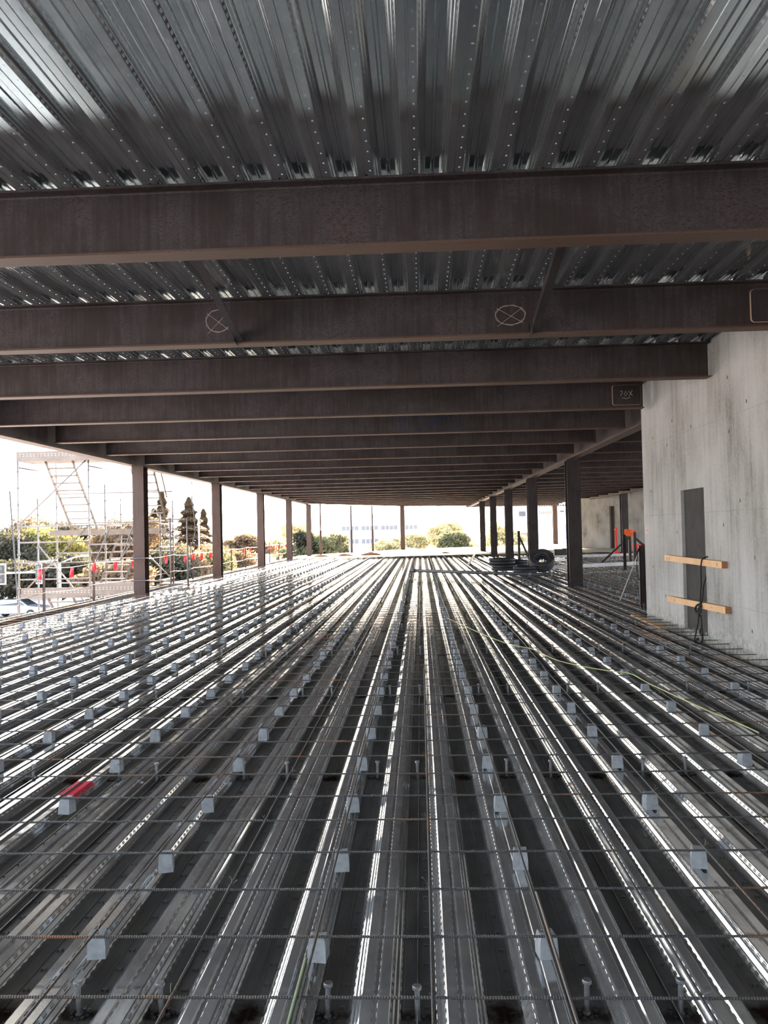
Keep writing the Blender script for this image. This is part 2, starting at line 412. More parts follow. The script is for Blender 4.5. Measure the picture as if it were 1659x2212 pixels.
# form-tie holes: thin discs on the face, coloured dark for the shade inside
th=MB()
for (yy,zz) in ((14.6,1.0),(14.6,2.3),(14.4,3.2),(13.9,.55),(13.6,3.0),(13.3,3.35),(13.2,1.6),(11.5,.52),(11.2,1.7),(10.9,2.9),(10.6,2.0),(10.35,.4),(10.3,3.2),(10.9,3.6),(12.4,3.15),(11.8,3.9),(10.2,1.3)):
    th.lathe([(.016,0),(.016,.003)],8,(0,0,0)); n=16
    for i in range(len(th.v)-n,len(th.v)):
        x,y,z=th.v[i]; th.v[i]=(XW-z-.0005,yy+x*.8,zz+y*1.6)
wr=struct(w.build('wall_right',MCON)); th.build('form_tie_holes',MDARK,wr)
b=MB(); b.box(XW+T,9.5,YC-.3,YC,-.2,ZT+.07); struct(b.build('wall_return',MCON))
b=MB(); b.box(6.2,6.4,10,14.8,-.2,3.2); b.box(4.3,6.2,10,10.2,-.2,3.2); b.box(4.3,6.2,14.6,14.8,-.2,3.2); b.box(4.3,6.4,10,14.8,3.2,3.35); b.box(4.3,6.4,10,14.8,-.25,-.0)
struct(b.build('wall_shaft',MCON))
b=MB(); b.box(XW+.05,XW+.065,11.93,12.97,.14,2.235); struct(b.build('opening_panel_1',simple('dark_opening_panel',(.040,.037,.035),.9,0,.3,4,.3)))  # panel added just behind the wall face so the opening reads dark
# far concrete core on the right
b=MB(); A=Vector((11.7,61.5)); B=Vector((18.5,53.5)); d=(B-A).normalized(); nrm=Vector((-d.y,d.x))
def seg(mb,t0,t1,za,zb,th_=.35,off=0):
    p=[A+d*t0+nrm*off,A+d*t1+nrm*off,A+d*t1+nrm*(off+th_),A+d*t0+nrm*(off+th_)]
    mb.prism([(q.x,q.y) for q in p],'z',za,zb)
seg(b,0,2.55,.13,ZT); seg(b,3.0,10.5,.13,ZT); seg(b,2.55,3.0,3.1,ZT); struct(b.build('wall_far',MCON))
b=MB(); seg(b,2.52,3.03,.13,3.12,.04,.22); struct(b.build('opening_panel_2',simple('brown_opening_panel',(.07,.05,.04),.8)))  # brown panel added inside the far opening to keep it dark

# ------------------------------------------------------------------ beams
def ibeam(mb, x0, x1, y, z0, depth, bf=.19, tf=.017, tw=.012, axis='x'):
    h=bf/2; t=tw/2; r=.014
    P=[(-h,0),(h,0),(h,tf),(t+r,tf),(t+r*.3,tf+r*.3),(t,tf+r),(t,depth-tf-r),(t+r*.3,depth-tf-r*.3),(t+r,depth-tf),(h,depth-tf),(h,depth),(-h,depth),(-h,depth-tf),(-t-r,depth-tf),(-t-r*.3,depth-tf-r*.3),(-t,depth-tf-r),(-t,tf+r),(-t-r*.3,tf+r*.3),(-t-r,tf),(-h,tf)]
    mb.prism([(y+p,z0+q) for p,q in P],axis,x0,x1)
BD=ZT-ZB
nb=0
for k in range(-4,27):
    y=Y0+SB*k-(.16 if k==0 else 0)
    xl=-7.62
    if y>58: 
        xl=(y-58)/1.75-8.1+.3 if y<69.3 else (y-69.5)/.65-1.5+.3
    if xl>11: continue
    xr = XW-.03 if y<14 else (3.84 if y<YC else XG-.10)
    mb=MB(); ibeam(mb,xl,xr,0,0,BD)
    vis=k>=1
    if vis: nb+=1
    lab = ('rusty steel floor beam overhead, '+('nearest of the crosswise beams' if nb==1 else ordn(nb)+' crosswise beam from the front')) if vis else 'rusty crosswise steel beam overhead, behind the viewer'
    o=mb.build('steel_beam',MR,None,(0,y,ZB)); tag(o,lab,'beam','crosswise beams overhead')
    if k==2:   # chalk circles with crosses
        for (cx,cz,rx,rz) in ((-2.08,.53,.125,.115),(.985,.49,.15,.10)):
            c=MB()
            for rr,ph in ((1,0),(1.04,.5)):
                c.tube([(cx+rx*rr*math.cos(a*2*PI/28+ph)+.006*math.sin(a*1.7),-.0075,cz-.02+(rz*rr+.004*math.sin(a*2.1))*math.sin(a*2*PI/28+ph)) for a in range(28)],.0018,4,closed=True)
            c.tube([(cx-rx*.95,-.0075,cz+rz*.75-.02),(cx+rx*.9,-.0075,cz-rz*.85-.02)],.0018,4); c.tube([(cx+rx*.8,-.0075,cz+rz*.7-.02),(cx-rx*.9,-.0075,cz-rz*1.15-.02)],.0018,4)
            # the marks sit on the web between the flanges
            for i,(px,py,pz) in enumerate(c.v): c.v[i]=(px,py,pz-.245+0)
            q=c.build('chalk_mark',MCHALK,o); q['label']='pale chalk circle crossed through'
    if k in (2,4):
        xa = 3.44 if k==2 else 3.33; pm=MB(); r=.035; z0p,z1p=(.07,.40)
        x1p=3.95 if k==2 else 3.80
        cor=[]
        for (cx,cz,a0) in ((x1p-r,z1p-r,0),(xa+r,z1p-r,PI/2),(xa+r,z0p+r,PI),(x1p-r,z0p+r,1.5*PI)):
            for i in range(5):
                a=a0+i*PI/8; cor.append((cx+r*math.cos(a),cz+r*math.sin(a)))
        ypl=[(x,z) for x,z in cor]
        nn=len(pm.v)
        pm.prism([(x,z) for x,z in ypl],'y',-.036,-.006)
        pm.build('doubler_plate',MRD,o)['label']='dark doubler plate welded to the web'
        wd=MB(); wd.tube([(x,-.012,z) for x,z in ypl],.010,6,closed=True); wd.build('weld_bead',MLGT,o)
        if k==4:
            s=MB()
            for st in ([(3.45,.29),(3.49,.31),(3.49,.27),(3.46,.22)],[(3.52,.24),(3.55,.30),(3.58,.26),(3.53,.21)],[(3.60,.30),(3.66,.22)],[(3.66,.31),(3.60,.21)],[(3.48,.19),(3.55,.17),(3.62,.19)]):
                s.tube([(x,-.0375,z) for x,z in st],.004,4)
            s.build('chalk_scribble',MCHALK,o)
    if k==5:   # blue hand lettering
        s=MB()
        def gl(x,st): 
            for p in st: s.tube([(x+a*.13,-.0085,.055+b_*.30) for a,b_ in p],.008,5)
        two=[[(0,.75),(.2,1),(.7,1),(.9,.75),(.7,.45),(.1,.05),(1.0,0)]]
        gl(-.43,two); gl(-.23,[[(.2,0),(.2,1),(.8,.95)],[(.2,.5),(.5,.5)]]); gl(-.07,[[(.1,.85),(.5,1),(1,.8),(1.1,.45),(.8,.1),(.3,0),(.1,.3)]])
        gl(.12,[[(.3,0),(.5,.9)],[(.1,.05),(.5,.1)]]); gl(.20,[[(.9,1),(.8,.1),(.3,.1),(.2,.5),(.8,.6)]]); gl(.36,[[(.2,.2),(.4,1)],[(.6,.2),(.8,1)],[(0,.75),(1.1,.8)],[(0,.45),(1.1,.5)]])
        gl(.53,two); gl(.72,two+[[(1.0,0),(1.7,.2)]])
        s.build('hand_lettering',MBLUE,o)['label']='blue marker lettering on the web'
# right bay beams
nr=0
for k in range(5,27):
    y=Y0+SB*k; x1=21.5
    if k>19 and y>edge_y(12): continue
    mb=MB(); ibeam(mb,XG+.10,12.1,0,0,BD,); o=mb.build('bay_beam',MR,None,(0,y,ZB)); nr+=1
    tag(o,'dark crosswise steel beam right of the long inner girder, '+ordn(nr)+' from the concrete wall corner','beam','crosswise beams right of the inner girder')
# girders
mb=MB(); ibeam(mb,-10,57.9,0,0,.57,.26,.022,.014,'y'); o=mb.build('edge_girder',MR,None,(-7.75,0,ZT-.57)); tag(o,'long rusty girder carrying the roof along the open left edge','girder')
mb=MB(); ibeam(mb,YC+.02,71.8,0,0,.57,.26,.022,.014,'y'); o=mb.build('inner_girder',MR,None,(XG,0,ZT-.57)); tag(o,'long brown girder on the right row of columns, running away from the concrete wall','girder')
mb=MB(); ibeam(mb,YC+.02,60.0,0,0,.57,.26,.022,.014,'y'); o=mb.build('bay_girder',MR,None,(12.2,0,ZT-.57)); tag(o,'brown girder over the far right column, beside the far concrete wall','girder')
# skewed far roof edge
def skew(p,q,lab):
    mb=MB(); p=Vector(p); q=Vector(q)
    mb.obox((p.x,p.y,ZT-.46),(q.x,q.y,ZT-.46),.20,.03); mb.obox((p.x,p.y,ZT-.03),(q.x,q.y,ZT-.03),.20,.03); mb.obox((p.x,p.y,ZT-.25),(q.x,q.y,ZT-.25),.02,.42)
    o=mb.build('roof_edge_beam',MR); tag(o,lab,'beam')
skew((-7.75,58.0),(-1.45,69.2),'skewed roof edge beam at the far end, left of the far middle column')
skew((-1.45,69.2),(13.0,78.6),'skewed roof edge beam at the far end, right of the far middle column')
# deck edge trim on the left
mb=MB(); mb.box(-8.12,-8.10,-10,58,ZT-.02,ZT+.22); mb.box(-8.12,-7.9,-10,58,ZT-.02,ZT-.012); o=mb.build('trim_roof_edge',MLGT); struct(o)

# ------------------------------------------------------------------ columns
def column(x,y,wid,dep,lab,z0=.0,z1=ZT-.57,name='steel_column',bp=True,mat=None):
    if mat is None and 3<x<12.3: mat=MRK
    e=empty(name,(x,y,z0),lab,'column','steel columns')
    m_=MB(); tf=.035; hw=wid/2; hd=dep/2
    m_.box(-hw,hw,-hd,-hd+tf,0,z1-z0); m_.box(-hw,hw,hd-tf,hd,0,z1-z0); m_.box(-.012,.012,-hd+tf,hd-tf,0,z1-z0)
    m_.build('shaft',mat or MRC,e)
    if bp:
        m_=MB(); m_.box(-hw-.03,hw+.03,-hd-.03,hd+.03,0,.03); m_.build('base_plate',MRD,e)
        m_=MB(); m_.box(-hw-.01,hw+.01,-hd-.01,hd+.01,z1-z0-.03,z1-z0-.002); m_.build('cap_plate',MRD,e)
    return e
column(-7.5493,13.6,.30,.40,'rusty steel column on the left edge, just outside the picture',z0=.002)
for i in range(5):
    y=22.3+8.5322*i
    e=column(-7.56,y,.30,.40,['nearest rusty steel column on the open left edge','second rusty steel column along the open left edge','third rusty steel column along the open left edge','fourth rusty steel column along the open left edge','farthest and fifth rusty steel column along the left edge'][i],z0=.002 if y<YD else .13)
    if i==0:
        for zz in (.52,1.12):
            t=MB(); t.tube([(sx*.17+.0,sy*.22,zz) for sx,sy in ((-1,-1),(1,-1),(1,1),(-1,1))],.012,6,closed=True); t.tube([(-.2,-.23,zz),(.22,-.23,zz+.01)],.016,6)
            t.build('rope_clamp',MWIRE,e)
for i in range(5):
    y=24.0+8.6954*i
    column(4.37,y,.37,.40,['nearest dark steel column of the right row, beyond the black coils','second dark steel column of the right row, behind the leaning coil','third dark steel column of the right row','fourth dark steel column of the right row','farthest dark steel column of the right row, against the glare'][i],z0=.002 if y<YD else .13)
column(-1.46,69.0,.36,.36,'far middle rusty column where the roof edge bends',z0=.13,z1=ZT-.48)
column(12.2,50.7-.2,.40,.40,'dark steel column in front of the far concrete wall',z0=.002)
column(12.5,78.0,.40,.40,'reddish sunlit column at the far end, between two right-row columns',z0=.13,z1=ZT-.48)
for (x,y,lab) in ((-7.1,59.2,'thin brown pipe post at the far end, leftmost'),(-5.2,62.8,'thin brown pipe post at the far end, second from the left'),(-3.75,65.4,'thin brown pipe post at the far end, next to the middle column')):
    t=MB(); t.tube([(0,0,0),(0,0,ZT-.48-.13)],.055,10); t.tube([(0,0,0),(0,0,1.7)],.085,10); o=t.build('pipe_post',MRC,None,(x,y,.13),True); tag(o,lab,'post','thin pipe posts at the far end')
# diagonal kickers
for (x,lab) in ((-1.83,'dark diagonal angle brace between the two nearest beams, left one'),(1.22,'dark diagonal angle brace between the two nearest beams, right one')):
    e=empty('diagonal_brace',(x,8.55,ZB+.02),lab,'brace','diagonal braces between the nearest beams')
    a=Vector((0,0,0)); b_=Vector((0,6.2-8.55,ZT-.03-(ZB+.02)))
    t=MB(); t.obox(a,b_,.075,.008); t.obox(a+Vector((-.034,0,.035)),b_+Vector((-.034,0,.035)),.008,.07); t.build('angle_bar',MRD,e)
    t=MB(); t.box(-.05,-.035,-.09,.10,-.03,.10); t.build('gusset_plate',MRD,e)

# ------------------------------------------------------------------ reinforcing bars
ZR=.158
def ribbed(L,r=.0048,pitch=.0095,n=6):
    m_=MB(); N_=int(L/pitch); pts=[];rad=[]
    for i in range(N_):
        x=i*pitch
        pts+=[(x,0,0),(x+pitch*.55,0,0),(x+pitch*.6,0,0),(x+pitch*.95,0,0)]; rad+=[r,r,r*1.2,r*1.2]
    m_.tube(pts,r,n,radii=rad); return m_.mesh('bar_ribbed',MRB,True)
def plain(L,r=.0052,seed=0,amp=.010):
    rnd=random.Random(seed); m_=MB(); n=int(L/1.2); ph=rnd.random()*6
    m_.tube([(L*i/n,amp*math.sin(i*.9+ph),amp*.5*math.sin(i*1.7+ph)) for i in range(n+1)],r,6); return m_.mesh('bar_plain',MRB,True)
RX=ribbed(11.9); PX=[plain(11.9,seed=i) for i in range(3)]; PX2=[plain(23.5,seed=i+9) for i in range(3)]
ys=[2.83+.4285*i for i in range(-2,113)]
cnt=0
for i,y in enumerate(ys):
    if y>YD-.3: break
    vis=inframe(0,y,ZR,0) 
    if vis: cnt+=1
    if y<YC: me=RX if y<5.4 else PX[i%3]
    else: me=PX2[i%3]
    o=link('reinforcing_bar',me,None,(-7.95,y+random.uniform(-.012,.012),ZR)); o.rotation_euler=(0,0,random.uniform(-.0015,.0015))
    tag(o,('crosswise reinforcing bar over the floor deck, '+('nearest to the viewer' if cnt==1 else ordn(cnt)+' from the front')) if vis else 'crosswise reinforcing bar over the floor deck, before the bottom edge of the picture','reinforcing bar','crosswise reinforcing bars')
RL=ribbed(9.0); PL=[plain(21.5,seed=i+30,amp=.014) for i in range(3)]; PS=[plain(14,seed=i+50,amp=.012) for i in range(2)]
xs_=[.005+.4385*k for k in range(-18,9)]
for i,x in enumerate(xs_):
    for j,(me,ya,wh) in enumerate(((RL,.4,'front run'),(PL[i%3],9.0,'middle run'),(PL[(i+1)%3],29.4,'far run'))):
        off=.017*j
        o=link('reinforcing_bar',me,None,(x+off,ya,ZR+.014)); o.rotation_euler=(0,0,PI/2+random.uniform(-.001,.001))
        tag(o,'lengthwise reinforcing bar on the deck, %s, %s line from left edge'%(wh,ordn(i+1)),'reinforcing bar','lengthwise reinforcing bars')
for i in range(6):
    x=4.6+i*1.3
    for j,(ya,wh) in enumerate(((YC+.3,'front run'),(29.4,'far run'))):
        o=link('reinforcing_bar',PL[i%3],None,(x,ya,ZR+.014)); o.rotation_euler=(0,0,PI/2)
        tag(o,'lengthwise reinforcing bar in the dark right bay, %s, %s from left'%(wh,ordn(i+1)),'reinforcing bar','lengthwise reinforcing bars')
# lapped splice bars near the front
for (x,ya,L,mt,lab) in ((-.452,1.2,1.85,MGRN,'green-painted end of a short lapped bar at the bottom left of centre'),(.455,1.1,2.5,MRB,'short rusty bar lapped beside a lengthwise bar near the front right spacer block')):
    t=MB(); t.tube([(0,0,0),(0,L*.5,0),(0,L,0)],.0075,8); o=t.build('lap_bar',mt,None,(x,ya,ZR+.014),True); tag(o,lab,'reinforcing bar')
for (x,zz) in ((-1.31,0),(-.435,0),(.441,0)):
    pass
# wire ties at the front crossings
def tie_mesh():
    t=MB(); t.tube([(.011*math.cos(a*PI/5),.013*math.sin(a*PI/5),.004*math.sin(a*1.3)) for a in range(10)],.0012,4,closed=True)
    t.tube([(.011,0,0),(.022,.012,.012),(.030,.02,.020),(.026,.028,.026),(.020,.022,.028)],.0012,4); t.tube([(.011,0,.002),(.018,-.012,.014),(.020,-.020,.022)],.0012,4)
    return t.mesh('tie',MWIRE)
TM=tie_mesh(); nt_=0
for r in range(0,8):
    for i,x in enumerate(xs_):
        y=2.83+.4285*r
        if (i+r)%2 or not inframe(x,y,ZR): continue
        o=link('wire_tie',TM,None,(x,y,ZR+.012)); o.rotation_euler=(0,0,random.uniform(0,6)); o['_k']=(r,x)
ties=[o for o in C.objects if o.name.startswith('wire_tie')]
rows={}
for o in ties: rows.setdefault(round(o.location.y,2),[]).append(o)
for rI,yk in enumerate(sorted(rows)):
    for cI,o in enumerate(sorted(rows[yk],key=lambda q:q.location.x)):
        del o['_k']; tag(o,'twisted wire tie, %s from left on the %s crosswise bar from front'%(ordn(cI+1),ordn(rI+1)),'wire tie','wire ties')

# ------------------------------------------------------------------ spacer blocks
def block_mesh(seed):
    rnd=random.Random(seed); m_=MB(); s0=.031; s1=.037; hh=ZR-.0085-DT-.002
    v=[]
    for (z,s) in ((0,s1),(hh*.55,s1*.97),(hh-.006,s0),(hh,s0*.9)):
        for (a,b_) in ((-1,-1),(0,-1.0),(1,-1),(1,0),(1,1),(0,1),(-1,1),(-1,0)):
            v.append((a*s+rnd.uniform(-.002,.002),b_*s+rnd.uniform(-.002,.002),z+(rnd.uniform(-.003,.001) if z==hh else 0)))
    m_.v=v; 
    for i in range(3):
        for k in range(8): m_.f.append((i*8+k,i*8+(k+1)%8,(i+1)*8+(k+1)%8,(i+1)*8+k)); m_.m.append(0)
    m_.f.append(tuple(7-k for k in range(8))); m_.m.append(0); m_.f.append(tuple(24+k for k in range(8))); m_.m.append(0)
    return m_.mesh('spacer_block',MDOB)
BMS=[block_mesh(i) for i in range(5)]
pos=[]
for r in range(0,56):
    y=3.3214+.857*r-.02
    if y>YD-.5: break
    row=[x for x in [-.4335+.877*k for k in range(-8,6)] if x<XW-.1 and x>-7.9]
    row=[x for x in row if inframe(x,y,.1,10)]
    for ci,x in enumerate(row): pos.append((r,ci,x+random.uniform(-.012,.012),y+random.uniform(-.02,.02)))
pos.sort(key=lambda p:p[3]); near=pos[:300]; far=pos[300:]
for (r,ci,x,y) in near:
    o=link('spacer_block',BMS[(r*7+ci*3)%5],None,(x,y,DT)); o.rotation_euler=(0,0,random.uniform(-.25,.25))
    tag(o,'pale mortar spacer block, %s from left in %s row from front'%(ordn(ci+1),ordn(r+1)),'spacer block','mortar spacer blocks under the bars')
def scatter(name,items,src,mat,label,cat,z):
    m_=MB()
    for (x,y) in items:
        n=len(m_.v); m_.v+=[(a+x,b_+y,c_+z) for a,b_,c_ in src.v]; m_.f+=[tuple(n+i for i in f) for f in src.f]; m_.m+=[0]*len(src.f)
    o=m_.build(name,mat); tag(o,label,cat,None,'stuff'); return o
sb=MB(); sb.box(-.037,.037,-.037,.037,0,.07)
scatter('spacer_block_rows',[(p[2],p[3]) for p in far]+[(4.8+1.3*i,YC+2+.9*j) for i in range(6) for j in range(36)],sb,MDOB,'distant rows of small grey mortar spacer blocks','spacer blocks',DT)

# ------------------------------------------------------------------ shear studs
def stud(n=12):
    m_=MB(); m_.lathe([(.014,0),(.013,.006),(.0095,.008),(.0095,.106),(.0155,.108),(.0165,.111),(.0165,.119),(.0150,.122)],n); return m_
def ferrule():
    m_=MB(); rnd=random.Random(3)
    for i in range(9):
        a=i*2*PI/9; r=.026+rnd.random()*.012; m_.box(r*math.cos(a)-.006,r*math.cos(a)+.006,r*math.sin(a)-.006,r*math.sin(a)+.006,0,.004+rnd.random()*.008)
    return m_
SM=stud().mesh('stud',MSTUD,False); FM=ferrule().mesh('ferrule',MDARK)
spos=[]
for k in range(0,17):
    y=Y0+SB*k
    if y>YD: break
    ci=0
    for f_ in range(-27,14):
        x=CF+f_*FP
        if (f_-1)%3==0 or x>XW-.1 or x<-7.9: continue
        if not inframe(x,y,.06): continue
        ci+=1; spos.append((k,ci,x+random.uniform(-.02,.015),y+random.uniform(-.03,.02)))
for (k,ci,x,y) in spos[:300]:
    near_=k<3
    o=link('shear_stud',SM,None,(x,y,0)); o.rotation_euler=(random.uniform(-.04,.04),random.uniform(-.04,.04),random.uniform(0,6))
    tag(o,'grey headed steel stud, %s from left in %s stud row from front'%(ordn(ci),ordn(k+1)),'stud','headed shear studs')
    if near_: f_=link('ferrule',FM,o)
ss=stud(6)
scatter('shear_stud_rows',[(p[2],p[3]) for p in spos[300:]]+[(4.5+FP*i,Y0+SB*k) for k in range(5,17) for i in range(24)],ss,MSTUD,'distant rows of headed steel studs','studs',0)

# ------------------------------------------------------------------ cords, pipe, coils
t=MB(); P=[(.42,14.56),(.7,13.14),(.86,12.3),(1.05,11.46),(1.22,10.95),(1.38,10.67),(1.53,9.79),(1.75,9.28),(1.98,8.96),(2.14,8.8),(2.18,8.27),(2.24,7.7),(2.29,7.3),(2.34,6.92),(2.4,6.59),(2.44,6.25)]
def smooth_path(P,n=5):
    out=[]
    for i in range(len(P)-1):
        p0=Vector(P[max(i-1,0)]);p1=Vector(P[i]);p2=Vector(P[i+1]);p3=Vector(P[min(i+2,len(P)-1)])
        for j in range(n):
            s=j/n; out.append(.5*((2*p1)+(p2-p0)*s+(2*p0-5*p1+4*p2-p3)*s*s+(3*p1-p0-3*p2+p3)*s**3))
    out.append(Vector(P[-1])); return out
Q=smooth_path(P); t.tube([(p.x,p.y,ZR+.026) for p in Q],.0055,8); o=t.build('extension_cord',MYEL,None,None,True); tag(o,'pale yellow cord winding over the rebar toward the right edge','cord')
# grey pipe with coupling
e=empty('long_pipe',(2,28,0),'long grey pipe lying across the deck in front of the black coils','pipe')
def onz(p,l): return tuple(Vector(p)-Vector(l))
A_=Vector((-.36,30.9,ZR+.07)); B_=Vector((4.05,26.3,ZR+.07)); O_=Vector((2,28,0)); Cc=A_.lerp(B_,.62)
t=MB(); t.tube([A_-O_,A_.lerp(B_,.5)-O_,B_-O_],.055,14); t.build('pipe_barrel',MPIPE,e,None,True)
for f_ in (.0,.62,.86):
    Cc=A_.lerp(B_,f_+.01); dd=(B_-A_).normalized(); t=MB(); t.tube([Cc-O_,Cc+dd*.16-O_],.072,14); t.build('coupling',MPIPE,e,None,True)
def coil(name,loc,R,r,turns,lab,tilt=(0,0,0)):
    e=empty(name,loc,lab,'hose coil','black hose coils'); e.rotation_euler=tilt
    for j in range(turns):
        for q,rr in enumerate((R,R-r*1.7)):
            t=MB(); t.tube([(rr*math.cos(a*2*PI/30)+.01*math.sin(a+j),rr*math.sin(a*2*PI/30),r+j*r*1.85+.006*math.sin(a*.8+j)) for a in range(30)],r,8,closed=True)
            t.build('hose_turn',MBLK,e,None,True)
    return e
coil('hose_coil',(3.05,30.9,ZR+.01),.42,.055,2,'flat black hose coil, leftmost, lowest beside the pipe')
coil('hose_coil',(2.98,31.0,ZR+.23),.43,.06,2,'flat black hose coil, leftmost, lying on top of another')
coil('hose_coil',(3.6,31.9,ZR+.01),.40,.06,3,'flat black hose coil in the middle, behind the others')
coil('hose_coil',(3.62,29.2,ZR+.01),.38,.055,2,'flat black hose coil in front of the leaning coil')
coil('hose_coil',(4.22,29.4,ZR+.27),.38,.06,3,'black hose coil leaning up on edge, showing its hole',(math.radians(40),math.radians(8),math.radians(-18)))
# pale channel / boards in the right bay
def stick(name,a,b_,w_,h_,mat,lab,cat,group=None):
    a=Vector(a); b_=Vector(b_); t=MB(); t.obox((0,0,0),b_-a,w_,h_); o=t.build(name,mat,None,a); return tag(o,lab,cat,group)
stick('steel_channel',(4.75,31.1,ZR+.08),(9.6,33.6,ZR+.08),.18,.13,MPALE,'long pale steel channel lying in the right bay behind the nearest right column','channel')
stick('steel_channel',(4.8,41.5,ZR+.08),(12.5,43.5,ZR+.08),.18,.12,MPALE,'farther pale steel channel across the right bay below the far wall','channel')
stick('pale_board',(2.0,35.8,ZR+.03),(3.2,50.0,ZR+.03),.10,.04,MPALE,'pale board running away toward the far slab beside the right columns','board')
stick('loose_board',(3.72,14.95,ZR-.02),(3.66,12.9,ZR-.02),.10,.03,MWOOD,'grey-brown board lying at the foot of the concrete wall corner','board')
stick('leaning_rod',(4.14,17.7,.16),(4.62,17.95,1.15),.016,.016,MPALE,'thin white rod leaning on the post beside the wall corner','rod')
# guard post near the wall corner
e=empty('guard_post',(4.55,17.4,.02),'thick dark guard post just beyond the concrete wall corner','post')
t=MB(); t.box(-.06,.06,-.006,.006,0,1.28); t.box(-.06,-.048,-.006,.09,0,1.28); t.box(.048,.06,-.006,.09,0,1.28); t.build('post_channel',MRD,e)
t=MB(); t.box(-.1,.1,-.06,.14,0,.012); t.build('base_plate',MRD,e)
t=MB(); t.obox((.0,.04,1.1),(.34,.25,1.28),.05,.05); t.obox((-.05,.03,1.22),(-.12,.03,1.10),.03,.03); t.build('post_bracket',MRD,e)
t=MB(); t.tube(smooth_path([(-.1,-.03,1.15),(-.13,-.04,.8),(-.10,-.05,.62),(-.04,-.05,.55),(.3,-.03,.4)]),.009,6); t.build('cable_loop',MROPE,e,None,True)
# propped frames
def frame(x,y,lab,s=1,flip=1):
    e=empty('braced_post',(x,y,ZR),lab,'post','braced guard posts')
    t=MB(); t.obox((0,0,0),(0,0,1.35*s),.11,.11); t.build('upright',MRD,e)
    t=MB(); t.obox((.03*flip,0,1.1*s),(1.25*s*flip,.1,.0),.08,.08); t.build('raking_strut',MRD,e); return e
frame(4.62,39.5,'dark braced post standing left of the second right column',1.05,.4)
frame(8.95,36.2,'dark braced post under the orange flag in the right bay',.95,-1)
frame(8.6,34.0,'dark braced post right of the orange flag, beside the wall corner',.95,1)
stick('steel_prop',(6.7,27.8,.3),(8.2,34.0,1.3),.10,.10,MRD,'dark prop leaning behind the guard post at the wall corner','prop')
# orange flag and barriers before the far wall
t=MB(); t.box(-.02,.02,-.01,.01,-.5,.5); o=t.build('safety_vest',MORG,None,(9.1,36.1,1.72)); 
bm_v=[]; t=MB()
for i in range(7):
    for j in range(5): t.v.append((-.25+i*.08,.05*math.sin(i*1.3+j),-.02-j*.07+.03*math.sin(i*1.1)))
for i in range(6):
    for j in range(4): t.f.append((i*5+j,(i+1)*5+j,(i+1)*5+j+1,i*5+j+1)); t.m.append(0)
bpy.data.objects.remove(o); o=t.build('orange_flag',MORG,None,(8.95,36.05,ZR+1.40)); sm=o.modifiers.new('s','SOLIDIFY'); sm.thickness=.01
tag(o,'bright orange cloth draped over a dark post in the right bay','flag')
e=empty('red_barrier',(11.0,47.5,ZR),'red plastic barrier panel standing left of the far column','barrier'); t=MB(); t.box(-.07,.07,-.02,.02,.1,1.45); t.build('barrier_panel',MREDB,e); t=MB(); t.box(-.15,.15,-.12,.12,0,.1); t.build('barrier_base',MREDB,e)
e=empty('red_barrier',(13.1,48.4,ZR),'long low red barrier behind the far column','barrier'); t=MB(); t.box(-1.0,1.2,-.02,.02,.22,.50); t.build('barrier_panel',MREDB,e)
for q in (-.8,.9):
    t=MB(); t.box(q-.05,q+.05,-.10,.10,0,.22); t.build('barrier_foot',MREDB,e)
t=MB(); t.tube([(9.05+i*.32,36.2+i*.05,ZR+1.30-.012*i+.02*math.sin(i)) for i in range(14)],.012,5); o=t.build('warning_tape',MPALE); tag(o,'pale twisted warning tape strung right from the orange cloth','tape')
t=MB(); 
for i in range(9): t.box(random.uniform(-.4,.4),random.uniform(.5,.8),random.uniform(-.3,.0),random.uniform(.1,.3),0,random.uniform(.1,.5))
o=t.build('debris_heap',MDARK,None,(7.6,46.0,ZR)); tag(o,'dark heap of scrap at the foot of the far concrete wall, left end','scrap heap')
# items on the bright slab
for (x,y,s,lab) in ((-6.4,53.5,.5,'brown burlap heap on the bright slab, leftmost'),(-5.0,54.5,.55,'brown burlap heap on the bright slab, second from the left'),(-3.3,54.8,.75,'brown burlap heap on the bright slab, third from the left'),(1.6,55.5,.35,'small brown heap on the bright slab right of the middle column'),(8.3,58,.35,'small dark heap on the slab between the right columns')):
    t=MB(); n=12; 
    prof=[(1,0),(.85,.12),(.6,.2),(.25,.25),(.05,.26)]
    for (r,z) in prof:
        for k in range(n): 
            a=2*PI*k/n; w_=1+.18*math.sin(3*a+x)+.1*math.sin(5*a); t.v.append((s*r*w_*math.cos(a),s*.5*r*w_*math.sin(a),z*s*(1+.2*math.sin(a*2+y))))
    for i in range(4):
        for k in range(n): t.f.append((i*n+k,i*n+(k+1)%n,(i+1)*n+(k+1)%n,(i+1)*n+k)); t.m.append(0)
    t.f.append(tuple(4*n+k for k in range(n))); t.m.append(0)
    o=t.build('burlap_heap',MDIRT,None,(x,y,.13),True); tag(o,lab,'heap')
# upturned rebar dowels along the slab edge
t=MB(); t.box(-8,22,YD-.1,YD-.06,0,.15); o=t.build('trim_slab_edge',MRC); struct(o)

